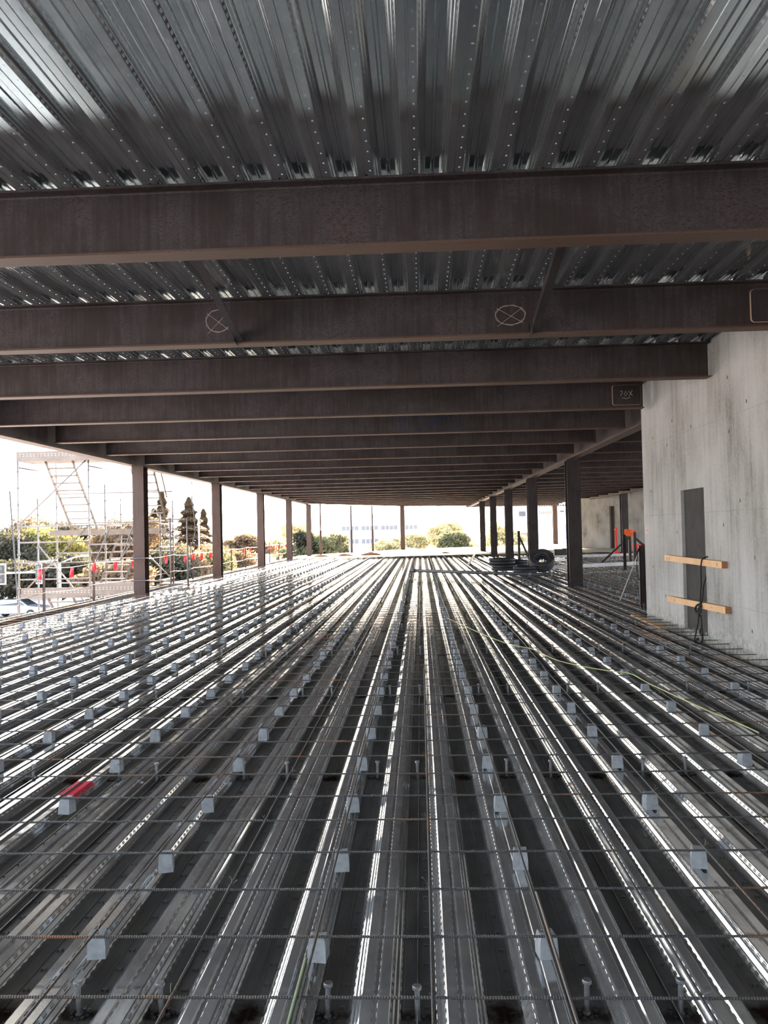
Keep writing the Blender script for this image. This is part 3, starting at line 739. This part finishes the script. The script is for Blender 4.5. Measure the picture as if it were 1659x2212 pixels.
# ------------------------------------------------------------------ left edge: angle, posts, ropes, flags
t=MB(); t.box(-8.22,-8.06,-10,58,-.02,.0); t.box(-8.225,-8.215,-10,58,-.02,.14); o=t.build('trim_floor_edge',MRC); struct(o)
for (x,z,lab) in ((-8.16,.165,'rusty edge bar running along the outer left edge of the floor'),(-7.9,.172,'rusty edge bar running along the left edge, inner of the two')):
    t=MB(); t.tube([(x,-8+i*2,z+.006*math.sin(i*2.2)) for i in range(33)],.011,6); o=t.build('edge_bar',MRC); tag(o,lab,'reinforcing bar')
hm=MB(); hm.tube([(0,0,-.15),(0,0,.0),(.02,0,.015),(.10,0,.015)],.006,5); items=[(-8.2,10+i*.2) for i in range(190)]
scatter('edge_hooks',items,hm,MRC,'row of short bent rusty hooks along the left floor edge','hooks',.15)
PY=[14.6,17.35,20.05,26.6,28.9,34.9,37.75,43.8,46.7,49.6,53]
pn=0
for y in PY:
    vis=y>15
    if vis: pn+=1
    lab='rusty guard post on the left edge, '+('nearest one' if pn==1 else ordn(pn)+' from the front') if vis else 'rusty guard post on the left edge, outside the picture'
    e=empty('guard_post',(-7.98,y,.0 if y<YD else .13),lab,'post','guard posts along the left edge')
    t=MB(); t.box(-.028,.028,-.004,.004,0,1.2); t.box(-.028,-.020,-.004,.05,0,1.2)
    for i in range(10): t.box(-.032,-.018,-.008,.052,.08+i*.115,.095+i*.115)
    t.build('stake',MRC,e); t=MB(); t.box(-.07,.07,-.05,.09,0,.012); t.build('base_plate',MRD,e)
    for zz in (.58,1.10):
        t=MB(); t.tube([(.035+.014*math.cos(a*PI/4),0,zz+.014*math.sin(a*PI/4)) for a in range(8)],.005,5,closed=True); t.build('rope_ring',MWIRE,e)
def rope_z(y,h):
    for a,b_ in zip(PY[:-1],PY[1:]):
        if a<=y<=b_: s=(y-a)/(b_-a); return h-.05*4*s*(1-s)
    return h
for h,lab in ((1.10,'upper wire rope of the guard line along the left edge'),(.58,'lower wire rope of the guard line along the left edge')):
    t=MB(); t.tube([(-7.945,14.6+i*.4,rope_z(14.6+i*.4,h)) for i in range(97)],.006,5); o=t.build('wire_rope',MWIRE,None,None,True); tag(o,lab,'rope','guard line ropes')
fx=[70,141,192,239,279,351,393,411,430,450,522,537,579,589,601,616]
for i,px in enumerate(fx):
    y=1802*7.945/(907.9-px); z=rope_z(y,1.10); t=MB()
    for a in range(3):
        for b_ in range(5): t.v.append(((a-1)*.045+.01*math.sin(b_*1.3+i),.02*math.sin(a*1.5+b_+i),-b_*.055))
    for a in range(2):
        for b_ in range(4): t.f.append((a*5+b_,(a+1)*5+b_,(a+1)*5+b_+1,a*5+b_+1)); t.m.append(0)
    o=t.build('warning_flag',MRED,None,(-7.935,y,z)); sm=o.modifiers.new('s','SOLIDIFY'); sm.thickness=.004
    tag(o,'small red warning flag on the guard rope, '+ordn(i+1)+' from the left','flag','red warning flags')
# far guard rail
for (x,y,lab) in ((-5.9,61.2,'left'),(4.1,71.5,'middle'),(6.7,73.3,'right')):
    t=MB(); t.box(-.03,.03,-.03,.03,0,1.25); o=t.build('far_guard_post',MRC,None,(x,y,.13)); tag(o,'slim guard post at the far slab edge, %s one'%lab,'post','far guard posts')
for h in (.55,1.1):
    t=MB(); t.tube([(x,edge_y(x)-.3,.13+h) for x in (-8,-5,-1.5,2,6,10,13)],.007,5); o=t.build('wire_rope',MWIRE); tag(o,'%s wire rope strung along the far slab edge'%('upper' if h>1 else 'lower'),'rope','far guard ropes')
# hanging cable
t=MB(); t.tube(smooth_path([(-7.99,29,3.62),(-8.0,29,3.05),(-7.93,29,2.4),(-7.9,29,1.85),(-7.98,29,1.5),(-8.08,29,1.25),(-8.08,29,.8),(-8.15,29,.4),(-8.2,29,.05)],6),.018,8); o=t.build('hanging_hose',MPIPE,None,None,True); tag(o,'brown hose hanging in the opening between the first two left columns','hose')

# ------------------------------------------------------------------ lumber and rope at the doorway
def lumber(name,y0_,z0_,y1_,z1_,lab,marks):
    e=empty(name,(XW-.04,(y0_+y1_)/2,(z0_+z1_)/2),lab,'lumber','lumber across the wall opening')
    a=Vector((0,y0_-e.location.y,z0_-e.location.z)); b_=Vector((0,y1_-e.location.y,z1_-e.location.z))
    t=MB(); t.obox(a,b_,.072,.089); t.build('board',MWOOD,e)
    dd=(b_-a).normalized(); t=MB(); t.obox(b_,b_+dd*.001,.072,.089); t.build('end_grain',MWEND,e)
    m_=MB()
    for (s,st) in marks:
        c=a.lerp(b_,s)
        m_.tube([(-.037,c.y+p,c.z+q) for p,q in st],.003,4)
    m_.build('pencil_mark',MDARK,e)
    return e
lumber('lumber_board',13.66,1.188,11.10,1.175,'upper orange-brown board across the wall opening',[(.93,[(.03,.015),(-.02,.015),(.0,-.025)]),(.06,[(.02,.01),(.015,-.03)]),(.09,[(-.02,.01),(-.015,-.03)])])
lumber('lumber_board',13.56,.535,11.02,.592,'lower orange-brown board across the wall opening',[(.15,[(.02,.02),(-.005,.0),(.01,-.02)]),(.8,[(.02,.0),(-.02,.0)])])
e=empty('tie_rope',(3.93,11.9,.1),'black rope looped over the upper board and knotted at the lower board','rope')
xr=3.915
def rp(P,name,r=.010):
    t=MB(); q=smooth_path([(x-3.93,y-11.9,z-.1) for x,y,z in P],6); t.tube(q,r,7); return t.build(name,MROPE,e,None,True)
rp([(4.0,11.84,1.26),(3.96,11.84,1.25),(xr,11.83,1.22),(xr-.01,11.86,1.12),(xr,11.90,.90),(xr,11.94,.72),(xr,11.96,.60)],'rope_strand')
rp([(4.03,11.97,1.16),(4.02,11.96,1.02),(3.96,11.93,.85),(xr,11.86,.68),(xr-.01,11.92,.58)],'rope_strand')
rp([(xr,11.95,.60),(xr-.03,12.03,.56),(xr-.03,12.09,.50),(xr-.02,12.04,.45),(xr-.03,11.93,.47),(xr-.03,11.86,.50),(xr-.01,11.93,.58),(xr-.02,12.0,.48),(xr-.02,11.96,.42)],'rope_knot',.015)
rp([(xr,12.02,.46),(xr,12.09,.30),(xr-.01,12.16,.15),(xr-.03,12.2,.05),(xr-.05,12.3,.03)],'rope_strand')
rp([(xr,11.95,.44),(xr,11.93,.28),(xr-.02,11.96,.2),(xr-.02,11.88,.16),(xr-.02,11.85,.24),(xr-.01,11.92,.29)],'rope_strand')
rp([(xr,11.90,.18),(xr-.03,11.85,.08),(xr-.05,11.95,.03),(xr-.05,12.1,.05),(xr-.03,12.0,.1),(xr-.06,12.25,.03)],'rope_tail',.014)
t=MB()
for i in range(16):
    yy=random.uniform(11.98,12.9); t.box(xx:=random.uniform(4.0,4.2),xx+random.uniform(.02,.07),yy,yy+random.uniform(.02,.09),0,random.uniform(.01,.03))
o=t.build('mortar_crumbs',MDOB,None,(0,0,.14)); tag(o,'white mortar crumbs on the sill of the wall opening','rubble',None,'stuff')
t=MB(); t.box(-.004,0,-.05,.05,-.05,.05); o=t.build('wall_sticker',MREDB,None,(XW,14.93,1.62)); 
bpy.data.objects.remove(o)
e=empty('arrow_mark',(XW,14.95,1.62),'tiny red and white arrow mark on the wall near its far corner','mark'); t=MB(); t.box(-.003,-.0005,-.06,.06,-.045,.045); t.build('arrow_backing',MPALE,e); t=MB(); t.prism([(.05,.01),(.0,.01),(.0,.035),(-.05,0),(.0,-.035),(.0,-.01),(.05,-.01)],'x',-.005,-.003); t.build('arrow',MREDB,e)
#@@PART2
# ------------------------------------------------------------------ outside: ground
ZG=-4.4
t=MB(); t.box(-400,500,-60,700,ZG-.2,ZG); struct(t.build('ground',MASPH))
# street level facade of the storey below, so the floor stands on something
t=MB(); t.box(-8.0,22,-10,58,-.30,-.25); t.box(-8.05,-7.9,-10,58,-.8,-.25); struct(t.build('trim_floor_girder',MRC))
for i,y in enumerate((5.2,13.6,22.3,30.8,39.4,47.9,56.4)):
    pass
# ------------------------------------------------------------------ scaffold stair tower
e=empty('scaffold_tower',(-10,26.2,ZG),'tall grey tube scaffold stair tower outside the left edge, with platforms and stairs','scaffold')
def sp(x,y,z): return (x+10,y-26.2,z-ZG)
def stube(a,b_,name,r=.024,mat=None,rings=True):
    t=MB(); a=Vector(sp(*a)); b_=Vector(sp(*b_)); t.tube([a,b_],r,7)
    if rings:
        L_=(b_-a).length; n=int(L_/.5)
        for i in range(1,n):
            p=a.lerp(b_,i/n); d=(b_-a).normalized()*.02; t.tube([p-d,p+d],r*1.9,7)
    return t.build(name,mat or MGAL,e,None,True)
XS=[-12.27,-10.07,-7.95-.35]; YS=[25.0,26.3,27.7]
for i,x in enumerate(XS):
    for j,y in enumerate(YS):
        top={(0,0):4.3,(1,0):4.3,(0,1):3.0,(0,2):4.3,(1,1):3.4,(1,2):3.0,(2,0):2.9,(2,1):2.4,(2,2):2.9}[(i,j)]
        stube((x,y,ZG),(x,y,top),'standard')
for z in (-1.1,-.06,.47,.97,1.60,2.08):
    stube((XS[0],YS[0],z),(XS[1],YS[0],z),'ledger',.022,None,False)
for z in (-.06,.97,1.5,2.1): stube((XS[1],YS[0],z),(XS[2],YS[0],z),'ledger',.022,None,False)
for z in (-1.1,.2,1.2,2.2,3.2): 
    stube((XS[0],YS[2],z),(XS[2],YS[2],z),'ledger',.022,None,False)
for z in (-1.1,.97,2.1,3.9):
    for x in XS[:2]: stube((x,YS[0],z),(x,YS[2],z),'transom',.022,None,False)
for z in (.3,1.35,2.1): stube((XS[2],YS[0],z),(XS[2],YS[2],z),'transom',.022,None,False)
# braces
stube((XS[0],YS[0],-.05),(XS[1],YS[0],2.1),'diagonal_brace',.022,None,False)
stube((XS[0],YS[0],2.12),(XS[1],YS[0],4.15),'diagonal_brace',.022,None,False)
stube((XS[1],YS[2],2.0),(XS[2],YS[2],.2),'diagonal_brace',.022,None,False)
stube((XS[0],YS[1],1.5),(XS[1],YS[1],-1.2),'diagonal_brace',.022,None,False)
def plat(x0,x1,y0,y1,z,toe=.28):
    t=MB(); n=max(1,round((y1-y0)/.32)); a,_,c=sp(x0,y0,z); b_,_,_=sp(x1,y0,z)
    for i in range(n):
        ya=y0+(y1-y0)*i/n-26.2+.01; yb=y0+(y1-y0)*(i+1)/n-26.2-.01
        t.box(a,b_,ya,yb,c-.05,c)
    t.build('platform_deck',MPLANK,e)
    t=MB(); t.box(a,b_,y0-26.2-.02,y0-26.2,c-.06,c+toe)
    if toe>.2:
        for i in range(int((b_-a)/.11)):
            for q in (.09,.15): t.box(a+.1+i*.11,a+.13+i*.11,y0-26.2-.0225,y0-26.2-.020,c+q,c+q+.022,1)
    t.build('toe_board',[MPLANK,MPALE],e)

plat(-12.2,-10.1,25.0,26.1,-.05,.26)
plat(-10.1,-8.25,25.0,27.7,.03,.30)
plat(-12.25,-9.2,24.9,26.0,4.13,.24)
plat(-12.2,-8.3,27.0,27.9,1.85,.12)
plat(-8.3,-7.45,25.9,27.0,.17,.05)
def flight(x0,x1,ya,za,yb,zb,n,rail=True):
    for x in (x0,x1):
        t=MB(); t.obox(sp(x,ya,za),sp(x,yb,zb),.03,.10); t.build('stair_stringer',MPLANK,e)
        if rail: stube((x,ya,za+1.0),(x,yb,zb+1.0),'handrail',.024,None,False)
    t=MB()
    for i in range(1,n):
        s=i/n; y=ya+(yb-ya)*s; z=za+(zb-za)*s; a=sp(x0,y,z); b_=sp(x1,y,z); t.box(a[0],b_[0],a[1]-.11,a[1]+.11,a[2]-.02,a[2]+.015)
    t.build('stair_treads',MPLANK,e)
flight(-11.5,-10.65,25.2,4.1,27.2,1.9,10,False)
flight(-9.95,-9.2,27.3,1.85,25.2,-.0,9)
flight(-9.1,-8.4,26.0,3.9,27.4,2.0,8)
flight(-11.6,-10.8,25.4,-.05,27.6,-2.2,10,False)
flight(-10.0,-9.2,27.6,-2.2,25.4,-4.3,10,False)
stube((-8.65,26.9,2.6),(-9.25,25.1,.9),'handrail',.024,None,False)
# ladder frame at the landing
t=MB()
for x in (-7.95,-7.42):
    pass
for (x,z1_) in ((-8.0,2.28),(-7.45,2.26)): t.tube([sp(x,26.4,.02),sp(x,26.4,z1_)],.03,8)
t.tube([sp(-8.0,26.4,2.24),sp(-7.45,26.4,2.22)],.022,7)
t.build('landing_gate_frame',MGAL,e,None,True)
# ------------------------------------------------------------------ street things
def traffic_signal(x,y,z,lab,rz=0):
    e=empty('traffic_signal',(x,y,ZG),lab,'traffic light',None,rz)
    h=z-ZG
    t=MB(); t.tube([(-4.2,0,0),(-4.2,0,h+.3)],.11,10); t.build('pole',MPALE,e,None,True)
    t=MB(); t.tube([(-4.2,0,h+.05),(2.1,0,h+.1)],.05,8); t.build('mast_arm',MPALE,e,None,True)
    for q in (0,2.05):
        t=MB(); t.box(q-.19,q+.19,-.02,.02,h-.55,h+.6); t.build('back_plate',MWHITE,e); 
        t=MB(); t.box(q-.12,q+.12,-.16,-.02,h-.48,h+.52); hd=t.build('signal_head',MDARK,e)
        for k in range(3):
            t=MB(); t.lathe([(.09,0),(.10,.02)],12); m_=t
            for i,(a,b_,c_) in enumerate(m_.v): m_.v[i]=(q+a,-.165-c_,h-.3+k*.32+b_)
            m_.build('lens',MGLS,hd)
traffic_signal(-23.0,45,H-1.95,'white-backed traffic signal on a long arm at the left edge of the picture')
def lamp(x,y,hh,arm,lab,r=.07):
    e=empty('street_lamp',(x,y,ZG),lab,'street lamp')
    t=MB(); t.tube([(0,0,0),(0,0,hh-.4)],r,8); t.build('pole',MPALE,e,None,True)
    t=MB(); t.tube(smooth_path([(0,0,hh-.4),(arm*.4,0,hh-.15),(arm*.8,0,hh)]),r*.6,6); t.build('arm',MPALE,e,None,True)
    t=MB(); t.box(arm*.8,arm*1.05,-.12,.12,hh-.06,hh+.06); t.build('lamp_head',MPALE,e)
lamp(-19.8,45,-ZG+H-1.0,1.5,'curved-arm street lamp seen through the scaffold')
lamp(-30,112,-ZG+H+5.5,.4,'tall pale lamp pole between the two conifers behind the left edge',.12)
lamp(-15.5,185,-ZG+H+4.6,.8,'far lamp pole standing before the distant white building',.12)
for (x,y,z,lab) in ((-21.5,44,4.3,'slim tilted flagpole-like mast left of the scaffold tower'),):
    t=MB(); t.tube([(0,0,0),(-.55,0,z-ZG)],.04,6); o=t.build('slim_mast',MDARK,None,(x,y,ZG)); tag(o,lab,'mast')
# ------------------------------------------------------------------ cars
def car(x,y,rz,mat,lab,van=False):
    e=empty('car',(x,y,ZG),lab,'car','parked cars',rz)
    if van: pr=[(-2.3,.35),(2.3,.35),(2.35,.9),(1.75,1.05),(1.25,1.75),(-2.2,1.8),(-2.35,1.0)]
    else: pr=[(-2.25,.35),(2.2,.35),(2.3,.62),(2.15,.82),(1.15,.95),(.45,1.42),(-1.0,1.46),(-1.75,1.0),(-2.25,.95),(-2.32,.6)]
    t=MB(); n=len(pr)
    for (s,zz) in ((-.88,1),(.88,1)):
        for (a,b_) in pr:
            in_=.17 if b_>1.1 else 0
            t.v.append((a,s*(1-in_/.88),b_))
    for k in range(n): t.f.append((k,(k+1)%n,n+(k+1)%n,n+k)); t.m.append(0)
    t.f.append(tuple(range(n-1,-1,-1))); t.m.append(0); t.f.append(tuple(range(n,2*n))); t.m.append(0)
    o=t.build('body',mat,e); bv=o.modifiers.new('b','BEVEL'); bv.width=.06; bv.segments=2
    t=MB()
    if van: W_=[(-2.0,1.15),(1.35,1.15),(1.05,1.62),(-2.0,1.62)]
    else: W_=[(-1.55,1.0),(.95,1.0),(.40,1.34),(-.95,1.37)]
    for s in (-1,1):
        pts=[(a,s*(.885 if b_<1.1 else .735),b_) for a,b_ in W_]; t.quad(*pts)
    if not van: t.quad((1.12,-.75,1.0),(1.12,.75,1.0),(.50,.62,1.40),(.50,-.62,1.40)); t.quad((-1.70,-.75,1.04),(-1.70,.75,1.04),(-1.08,.62,1.43),(-1.08,-.62,1.43))
    t.build('windows',MGLS,e)
    for a in (-1.45,1.4):
        for s in (-.86,.86):
            t=MB(); t.tube([(a,s-.1,.33),(a,s+.1,.33)],.33,14); w=t.build('wheel',MTYRE,e,None,True)
            t=MB(); t.tube([(a,s-.11,.33),(a,s+.11,.33)],.18,10); t.build('hubcap',MCARS,w,None,True)
    return e
cars=[(-39,62,0,MCARD,'dark car nearest the left picture edge beyond the scaffold',0),(-36.5,70,.0,MCARW,'white car behind the dark car at the left edge',1),(-31.5,64,.0,MCARS,'silver car seen below the lower scaffold platform, left',0),(-27,66,.05,MCARW,'white car seen below the scaffold platform, middle',0),(-33,82,.0,MCARW,'white van seen through the scaffold posts',1),(-25,84,0,MCARS,'silver car behind the lower scaffold platform',0),(-20,74,.1,MCARR,'maroon car between the scaffold and nearest left column',0),(-23,92,0,MCARW,'white car right of the nearest left column',0),(-18,100,0,MCARS,'silver van left of the second left column',1),(-15,88,.2,MCARW,'white car low beyond the left guard posts',0),(-16,122,0,MCARW,'far white van between the second and third left column',1),(-44,80,0,MCARS,'silver car far left behind the white car',0)]
for c in cars: car(c[0],c[1],c[2],c[3],c[4],c[5])
# ------------------------------------------------------------------ trees
def leaf_cloud(blobs,n,size,seed,mat,name='foliage'):
    rnd=random.Random(seed); t=MB(); t.raw=True; tot=sum(b[3]*b[4]*b[5] for b in blobs)
    for (cx,cy,cz,rx,ry,rz) in blobs:
        k=int(n*rx*ry*rz/tot)+20
        for i in range(k):
            u=rnd.gauss(0,1);v=rnd.gauss(0,1);w_=rnd.gauss(0,1); l=math.sqrt(u*u+v*v+w_*w_) or 1; r=rnd.random()**.4*(1+.22*math.sin(5*u/l+3*w_/l+seed))
            p=Vector((cx+rx*r*u/l,cy+ry*r*v/l,cz+rz*r*w_/l))
            a=Vector((rnd.gauss(0,1),rnd.gauss(0,1),rnd.gauss(0,1))).normalized(); b_=a.orthogonal().normalized(); s=size*rnd.uniform(.6,1.3)
            c_=a.cross(b_)
            t.quad(tuple(p-b_*s),tuple(p-c_*s*.55),tuple(p+b_*s),tuple(p+c_*s*.55))
    return t.mesh(name,mat)
def tree(x,y,h,wd,kind,mat,lab,seed,n=5000,size=.32,cat='tree',name=None):
    e=empty(name or ('conifer_tree' if kind=='cone' else ('shrub' if kind=='bush' else 'leafy_tree')),(x,y,ZG),lab,cat,'trees beyond the building')
    t=MB(); rnd=random.Random(seed)
    if kind=='cone':
        tm=MB(); tm.raw=True
        for i in range(n):
            s=rnd.random()**.75; z=h*(.08+.92*s); tier=.75+.25*math.sin(z*5.2+rnd.random()*.8); R=wd*.5*(1-s)**.85*tier*rnd.uniform(.35,1.0)+.05; a=rnd.uniform(0,2*PI)
            p=Vector((R*math.cos(a),R*math.sin(a),z-R*.18)); d=Vector((math.cos(a),math.sin(a),-.35)).normalized()*size*rnd.uniform(.8,1.7); q=Vector((-math.sin(a),math.cos(a),rnd.uniform(-.3,.3)))*size*.4
            tm.quad(tuple(p-d),tuple(p-q),tuple(p+d),tuple(p+q))
        link('foliage',tm.mesh('foliage',mat),e)
        t.tube([(0,0,0),(0,0,h*.5),(0,0,h*.93)],.2,7,radii=[.28,.18,.03])
    elif kind=='bush':
        link('foliage',leaf_cloud([(0,0,h*.5,wd*.5,wd*.4,h*.5),(wd*.25,.3,h*.4,wd*.3,wd*.3,h*.4),(-wd*.28,-.2,h*.42,wd*.3,wd*.3,h*.42)],n,size,seed,mat),e)
        t.tube([(0,0,0),(.1,0,h*.5)],.08,6)
    else:
        bl=[(0,0,h*.62,wd*.36,wd*.36,h*.30)]
        for i in range(9):
            a=i*2.4+seed; rr=wd*.30*rnd.uniform(.6,1); bl.append((rr*math.cos(a),rr*math.sin(a),h*rnd.uniform(.42,.88),wd*rnd.uniform(.15,.25),wd*rnd.uniform(.15,.25),h*rnd.uniform(.09,.16)))
        link('foliage',leaf_cloud(bl,n,size,seed,mat),e)
        t.tube([(0,0,0),(.1,0,h*.3),(0,.1,h*.6)],.25,7,radii=[.35,.25,.12]); 
        for i in range(4): a=i*1.6+seed; t.tube([(0,0,h*.3),(wd*.2*math.cos(a),wd*.2*math.sin(a),h*.62)],.1,5,radii=[.14,.05])
    t.build('trunk',MTRUNK,e,None,True)
    return e
def tx(px,y): return (px-907.9)/1802*y     # ground position of a thing seen at that bearing
def th_(py,y): return (1150-py)/1802*y+H-ZG
T=[(-20,80,1118,13,'round',LEAF_D,'dark broad tree at the left picture edge',6000),
 (22,95,1110,9,'round',LEAF_D,'dark tree behind the left scaffold post',5000),
 (95,84,1112,10,'round',LEAF_Y,'yellow-green sunlit tree seen through the scaffold',8000),
 (62,100,1100,10,'round',LEAF_O,'amber tree left of the yellow-green tree',6000),
 (150,96,1108,11,'round',LEAF_D,'dark tree behind the middle of the scaffold',6000),
 (125,70,1188,9,'round',LEAF_D,'low dark tree mass below the yellow-green tree',6000),
 (30,66,1190,9,'round',LEAF_D,'low dark tree mass behind the traffic signal',6000),
 (205,108,1128,10,'round',LEAF_O,'brown-orange tree right of the scaffold middle',6000),
 (262,92,1100,10,'round',LEAF_O,'orange tree touching the nearest left column',6000),
 (240,66,1195,7,'round',LEAF_O,'low amber tree beside the nearest left column',5000),
 (345,118,1052,9,'cone',LEAF_O,'tall brown conifer right of the nearest left column',6000),
 (326,112,1090,9,'cone',LEAF_D,'dark conifer touching the nearest left column',5000),
 (404,128,1068,11,'cone',LEAF_O,'tall conifer behind the hanging hose',7000),
 (436,135,1094,7,'cone',LEAF_O,'smaller conifer left of the second left column',4000),
 (395,92,1178,6,'bush',LEAF_O,'amber shrub behind the red flags',3500),
 (440,96,1182,6,'bush',LEAF_G,'green shrub left of the second left column',3500),
 (355,88,1170,6,'bush',LEAF_D,'dark shrub behind the scaffold landing frame',3500),
 (455,104,1172,5,'bush',LEAF_O,'orange shrub beside the second left column',2500),
 (532,150,1150,12,'round',LEAF_O,'round reddish tree between the second and third left column',7000),
 (505,118,1180,6,'bush',LEAF_O,'amber shrub low between the second and third left column',2500),
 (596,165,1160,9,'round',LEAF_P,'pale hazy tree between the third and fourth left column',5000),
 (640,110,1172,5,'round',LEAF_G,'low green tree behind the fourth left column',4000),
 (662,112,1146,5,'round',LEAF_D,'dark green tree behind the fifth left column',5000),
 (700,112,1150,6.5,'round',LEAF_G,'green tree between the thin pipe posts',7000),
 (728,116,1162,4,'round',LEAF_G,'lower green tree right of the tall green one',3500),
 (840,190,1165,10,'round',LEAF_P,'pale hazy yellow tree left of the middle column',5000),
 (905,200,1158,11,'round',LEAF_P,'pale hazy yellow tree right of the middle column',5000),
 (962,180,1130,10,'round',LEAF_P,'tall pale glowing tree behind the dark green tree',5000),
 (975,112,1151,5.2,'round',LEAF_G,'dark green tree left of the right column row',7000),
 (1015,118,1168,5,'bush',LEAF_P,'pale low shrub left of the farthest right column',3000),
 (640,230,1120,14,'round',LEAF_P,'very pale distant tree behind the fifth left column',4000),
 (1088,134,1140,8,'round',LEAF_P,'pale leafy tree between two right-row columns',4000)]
for i,(px,y,py,wd,kind,mat,lab,n) in enumerate(T):
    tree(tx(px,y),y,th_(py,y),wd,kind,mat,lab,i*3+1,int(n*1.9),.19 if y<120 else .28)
# ------------------------------------------------------------------ buildings
def building(name,x0,x1,y0,y1,h,wall,lab,rows,cols,wh,mat_band=MWIN,extras=None):
    e=empty(name,((x0+x1)/2,y0,ZG),lab,'building'); cx=(x0+x1)/2
    t=MB(); t.box(x0-cx,x1-cx,0,y1-y0,0,h); t.build('walls',wall,e)
    t=MB(); t.box(x0-cx-.3,x1-cx+.3,-.3,y1-y0+.3,h,h+.5); t.build('parapet',wall,e)
    for (z0,z1) in rows:
        for c in range(cols):
            a=x0-cx+(x1-x0)*(c+.08)/cols; b_=x0-cx+(x1-x0)*(c+.92)/cols
            t=MB(); t.box(a,b_,-.06,.02,z0,z1); w=t.build('window',mat_band,e)
            t=MB()
            for q in range(1,4): xx=a+(b_-a)*q/4; t.box(xx-.08,xx+.08,-.12,-.05,z0,z1)
            t.build('mullions',MWHITE,w)
    return e
def gz(py,y): return (1150-py)/1802*y+H-ZG
yb=215
building('office_building',tx(735,yb),tx(905,yb),yb,yb+25,gz(1118,yb),MWHITE,'distant white office block with two window bands behind the middle column',[(gz(1148,yb),gz(1139,yb)),(gz(1177,yb),gz(1167,yb))],4,0)
building('office_building',tx(915,260),tx(1035,260),260,285,gz(1172,260),MWHITE,'low distant white building left of the right column row',[(gz(1182,260),gz(1177,260))],5,0)
yb=150
b_=building('office_building',tx(1105,yb),tx(1262,yb),yb,yb+25,gz(1080,yb),MWHITE,'white commercial building with faded signs between the right columns',[(gz(1108,yb),gz(1100,yb))],5,0,MPALE)
cx=(tx(1105,yb)+tx(1262,yb))/2
def onb(name,pa,pb,qa,qb,mat):
    t=MB(); t.box(tx(pa,yb)-cx,tx(pb,yb)-cx,-.12,.02,gz(qb,yb),gz(qa,yb)); return t.build(name,mat,b_)
onb('brick_base',1108,1140,1161,1172,MBRICK); onb('blue_door',1216,1228,1144,1177,MBLUEP)
sg=onb('sign_board',1120,1134,1115,1126,MPIPE)
for i in range(7): onb('sign_letter',1163+i*4,1165.6+i*4,1115+(i%2)*1.5,1122,MBRICK)
for i in range(3): onb('sign_letter',1208+i*3,1210.4+i*3,1115,1119,MPIPE)
for i in range(12): onb('roof_letter',1163+i*5,1166+i*5,1102,1106,MPIPE)
building('white_house',tx(470,170),tx(560,170),170,185,gz(1190,170),MWHITE,'low white roof beyond the left guard posts',[(1,2)],3,0)

# ------------------------------------------------------------------ light
sun_el=math.radians(13); sun_az=math.radians(-3)   # azimuth from +Y, to the left
sd=Vector((math.sin(sun_az)*math.cos(sun_el),math.cos(sun_az)*math.cos(sun_el),math.sin(sun_el)))
sl_=bpy.data.lights.new('sun','SUN'); so=bpy.data.objects.new('sun',sl_); C.objects.link(so)
sl_.energy=SUN_E; sl_.color=(1,.76,.52); sl_.angle=math.radians(5)
so.rotation_euler=(-sd).to_track_quat('-Z','Y').to_euler(); so.location=(0,60,30)
W=bpy.data.worlds.new('sky'); bpy.context.scene.world=W; W.use_nodes=True; nt=W.node_tree; L=nt.links
bg=nt.nodes['Background']; tc=nt.nodes.new('ShaderNodeTexCoord')
vm=nt.nodes.new('ShaderNodeVectorMath'); vm.operation='DOT_PRODUCT'; L.new(tc.outputs['Generated'],vm.inputs[0]); vm.inputs[1].default_value=sd
dp=math_(nt,'MAXIMUM',vm.outputs['Value'],0)
g1=math_(nt,'POWER',dp,6); g2=math_(nt,'POWER',dp,60)
sx=nt.nodes.new('ShaderNodeSeparateXYZ'); L.new(tc.outputs['Generated'],sx.inputs[0])
el=math_(nt,'MAXIMUM',sx.outputs[2],0)
base=ramp(nt,el,[(0,(.98,.95,.93)),(.15,(.80,.89,1.0)),(1,(.42,.55,.80))])
def vscale(c,f):
    n=nt.nodes.new('ShaderNodeVectorMath'); n.operation='SCALE'
    if isinstance(c,tuple): n.inputs[0].default_value=c
    else: L.new(c,n.inputs[0])
    if isinstance(f,(int,float)): n.inputs['Scale'].default_value=f
    else: L.new(f,n.inputs['Scale'])
    return n.outputs[0]
def vadd(a,b_):
    n=nt.nodes.new('ShaderNodeVectorMath'); n.operation='ADD'; L.new(a,n.inputs[0]); L.new(b_,n.inputs[1]); return n.outputs[0]
tot=vadd(vadd(vscale(base,SKY_B),vscale((1,.82,.60),math_(nt,'MULTIPLY',g1,GLOW1))),vscale((1,.78,.52),math_(nt,'MULTIPLY',g2,GLOW2)))
L.new(tot,bg.inputs[0]); bg.inputs[1].default_value=1
sc=bpy.context.scene
sc.view_settings.view_transform='Standard'; sc.view_settings.look='None'; sc.view_settings.gamma=1; sc.view_settings.use_curve_mapping=False
sc.view_settings.exposure=EXPO
sc.cycles.use_denoising=True; sc.cycles.use_adaptive_sampling=True; sc.cycles.adaptive_threshold=.03; sc.cycles.max_bounces=7; sc.cycles.diffuse_bounces=3; sc.cycles.glossy_bounces=5; sc.cycles.transmission_bounces=3
sc.cycles.sample_clamp_indirect=5; sc.cycles.caustics_reflective=True; sc.cycles.blur_glossy=1.0
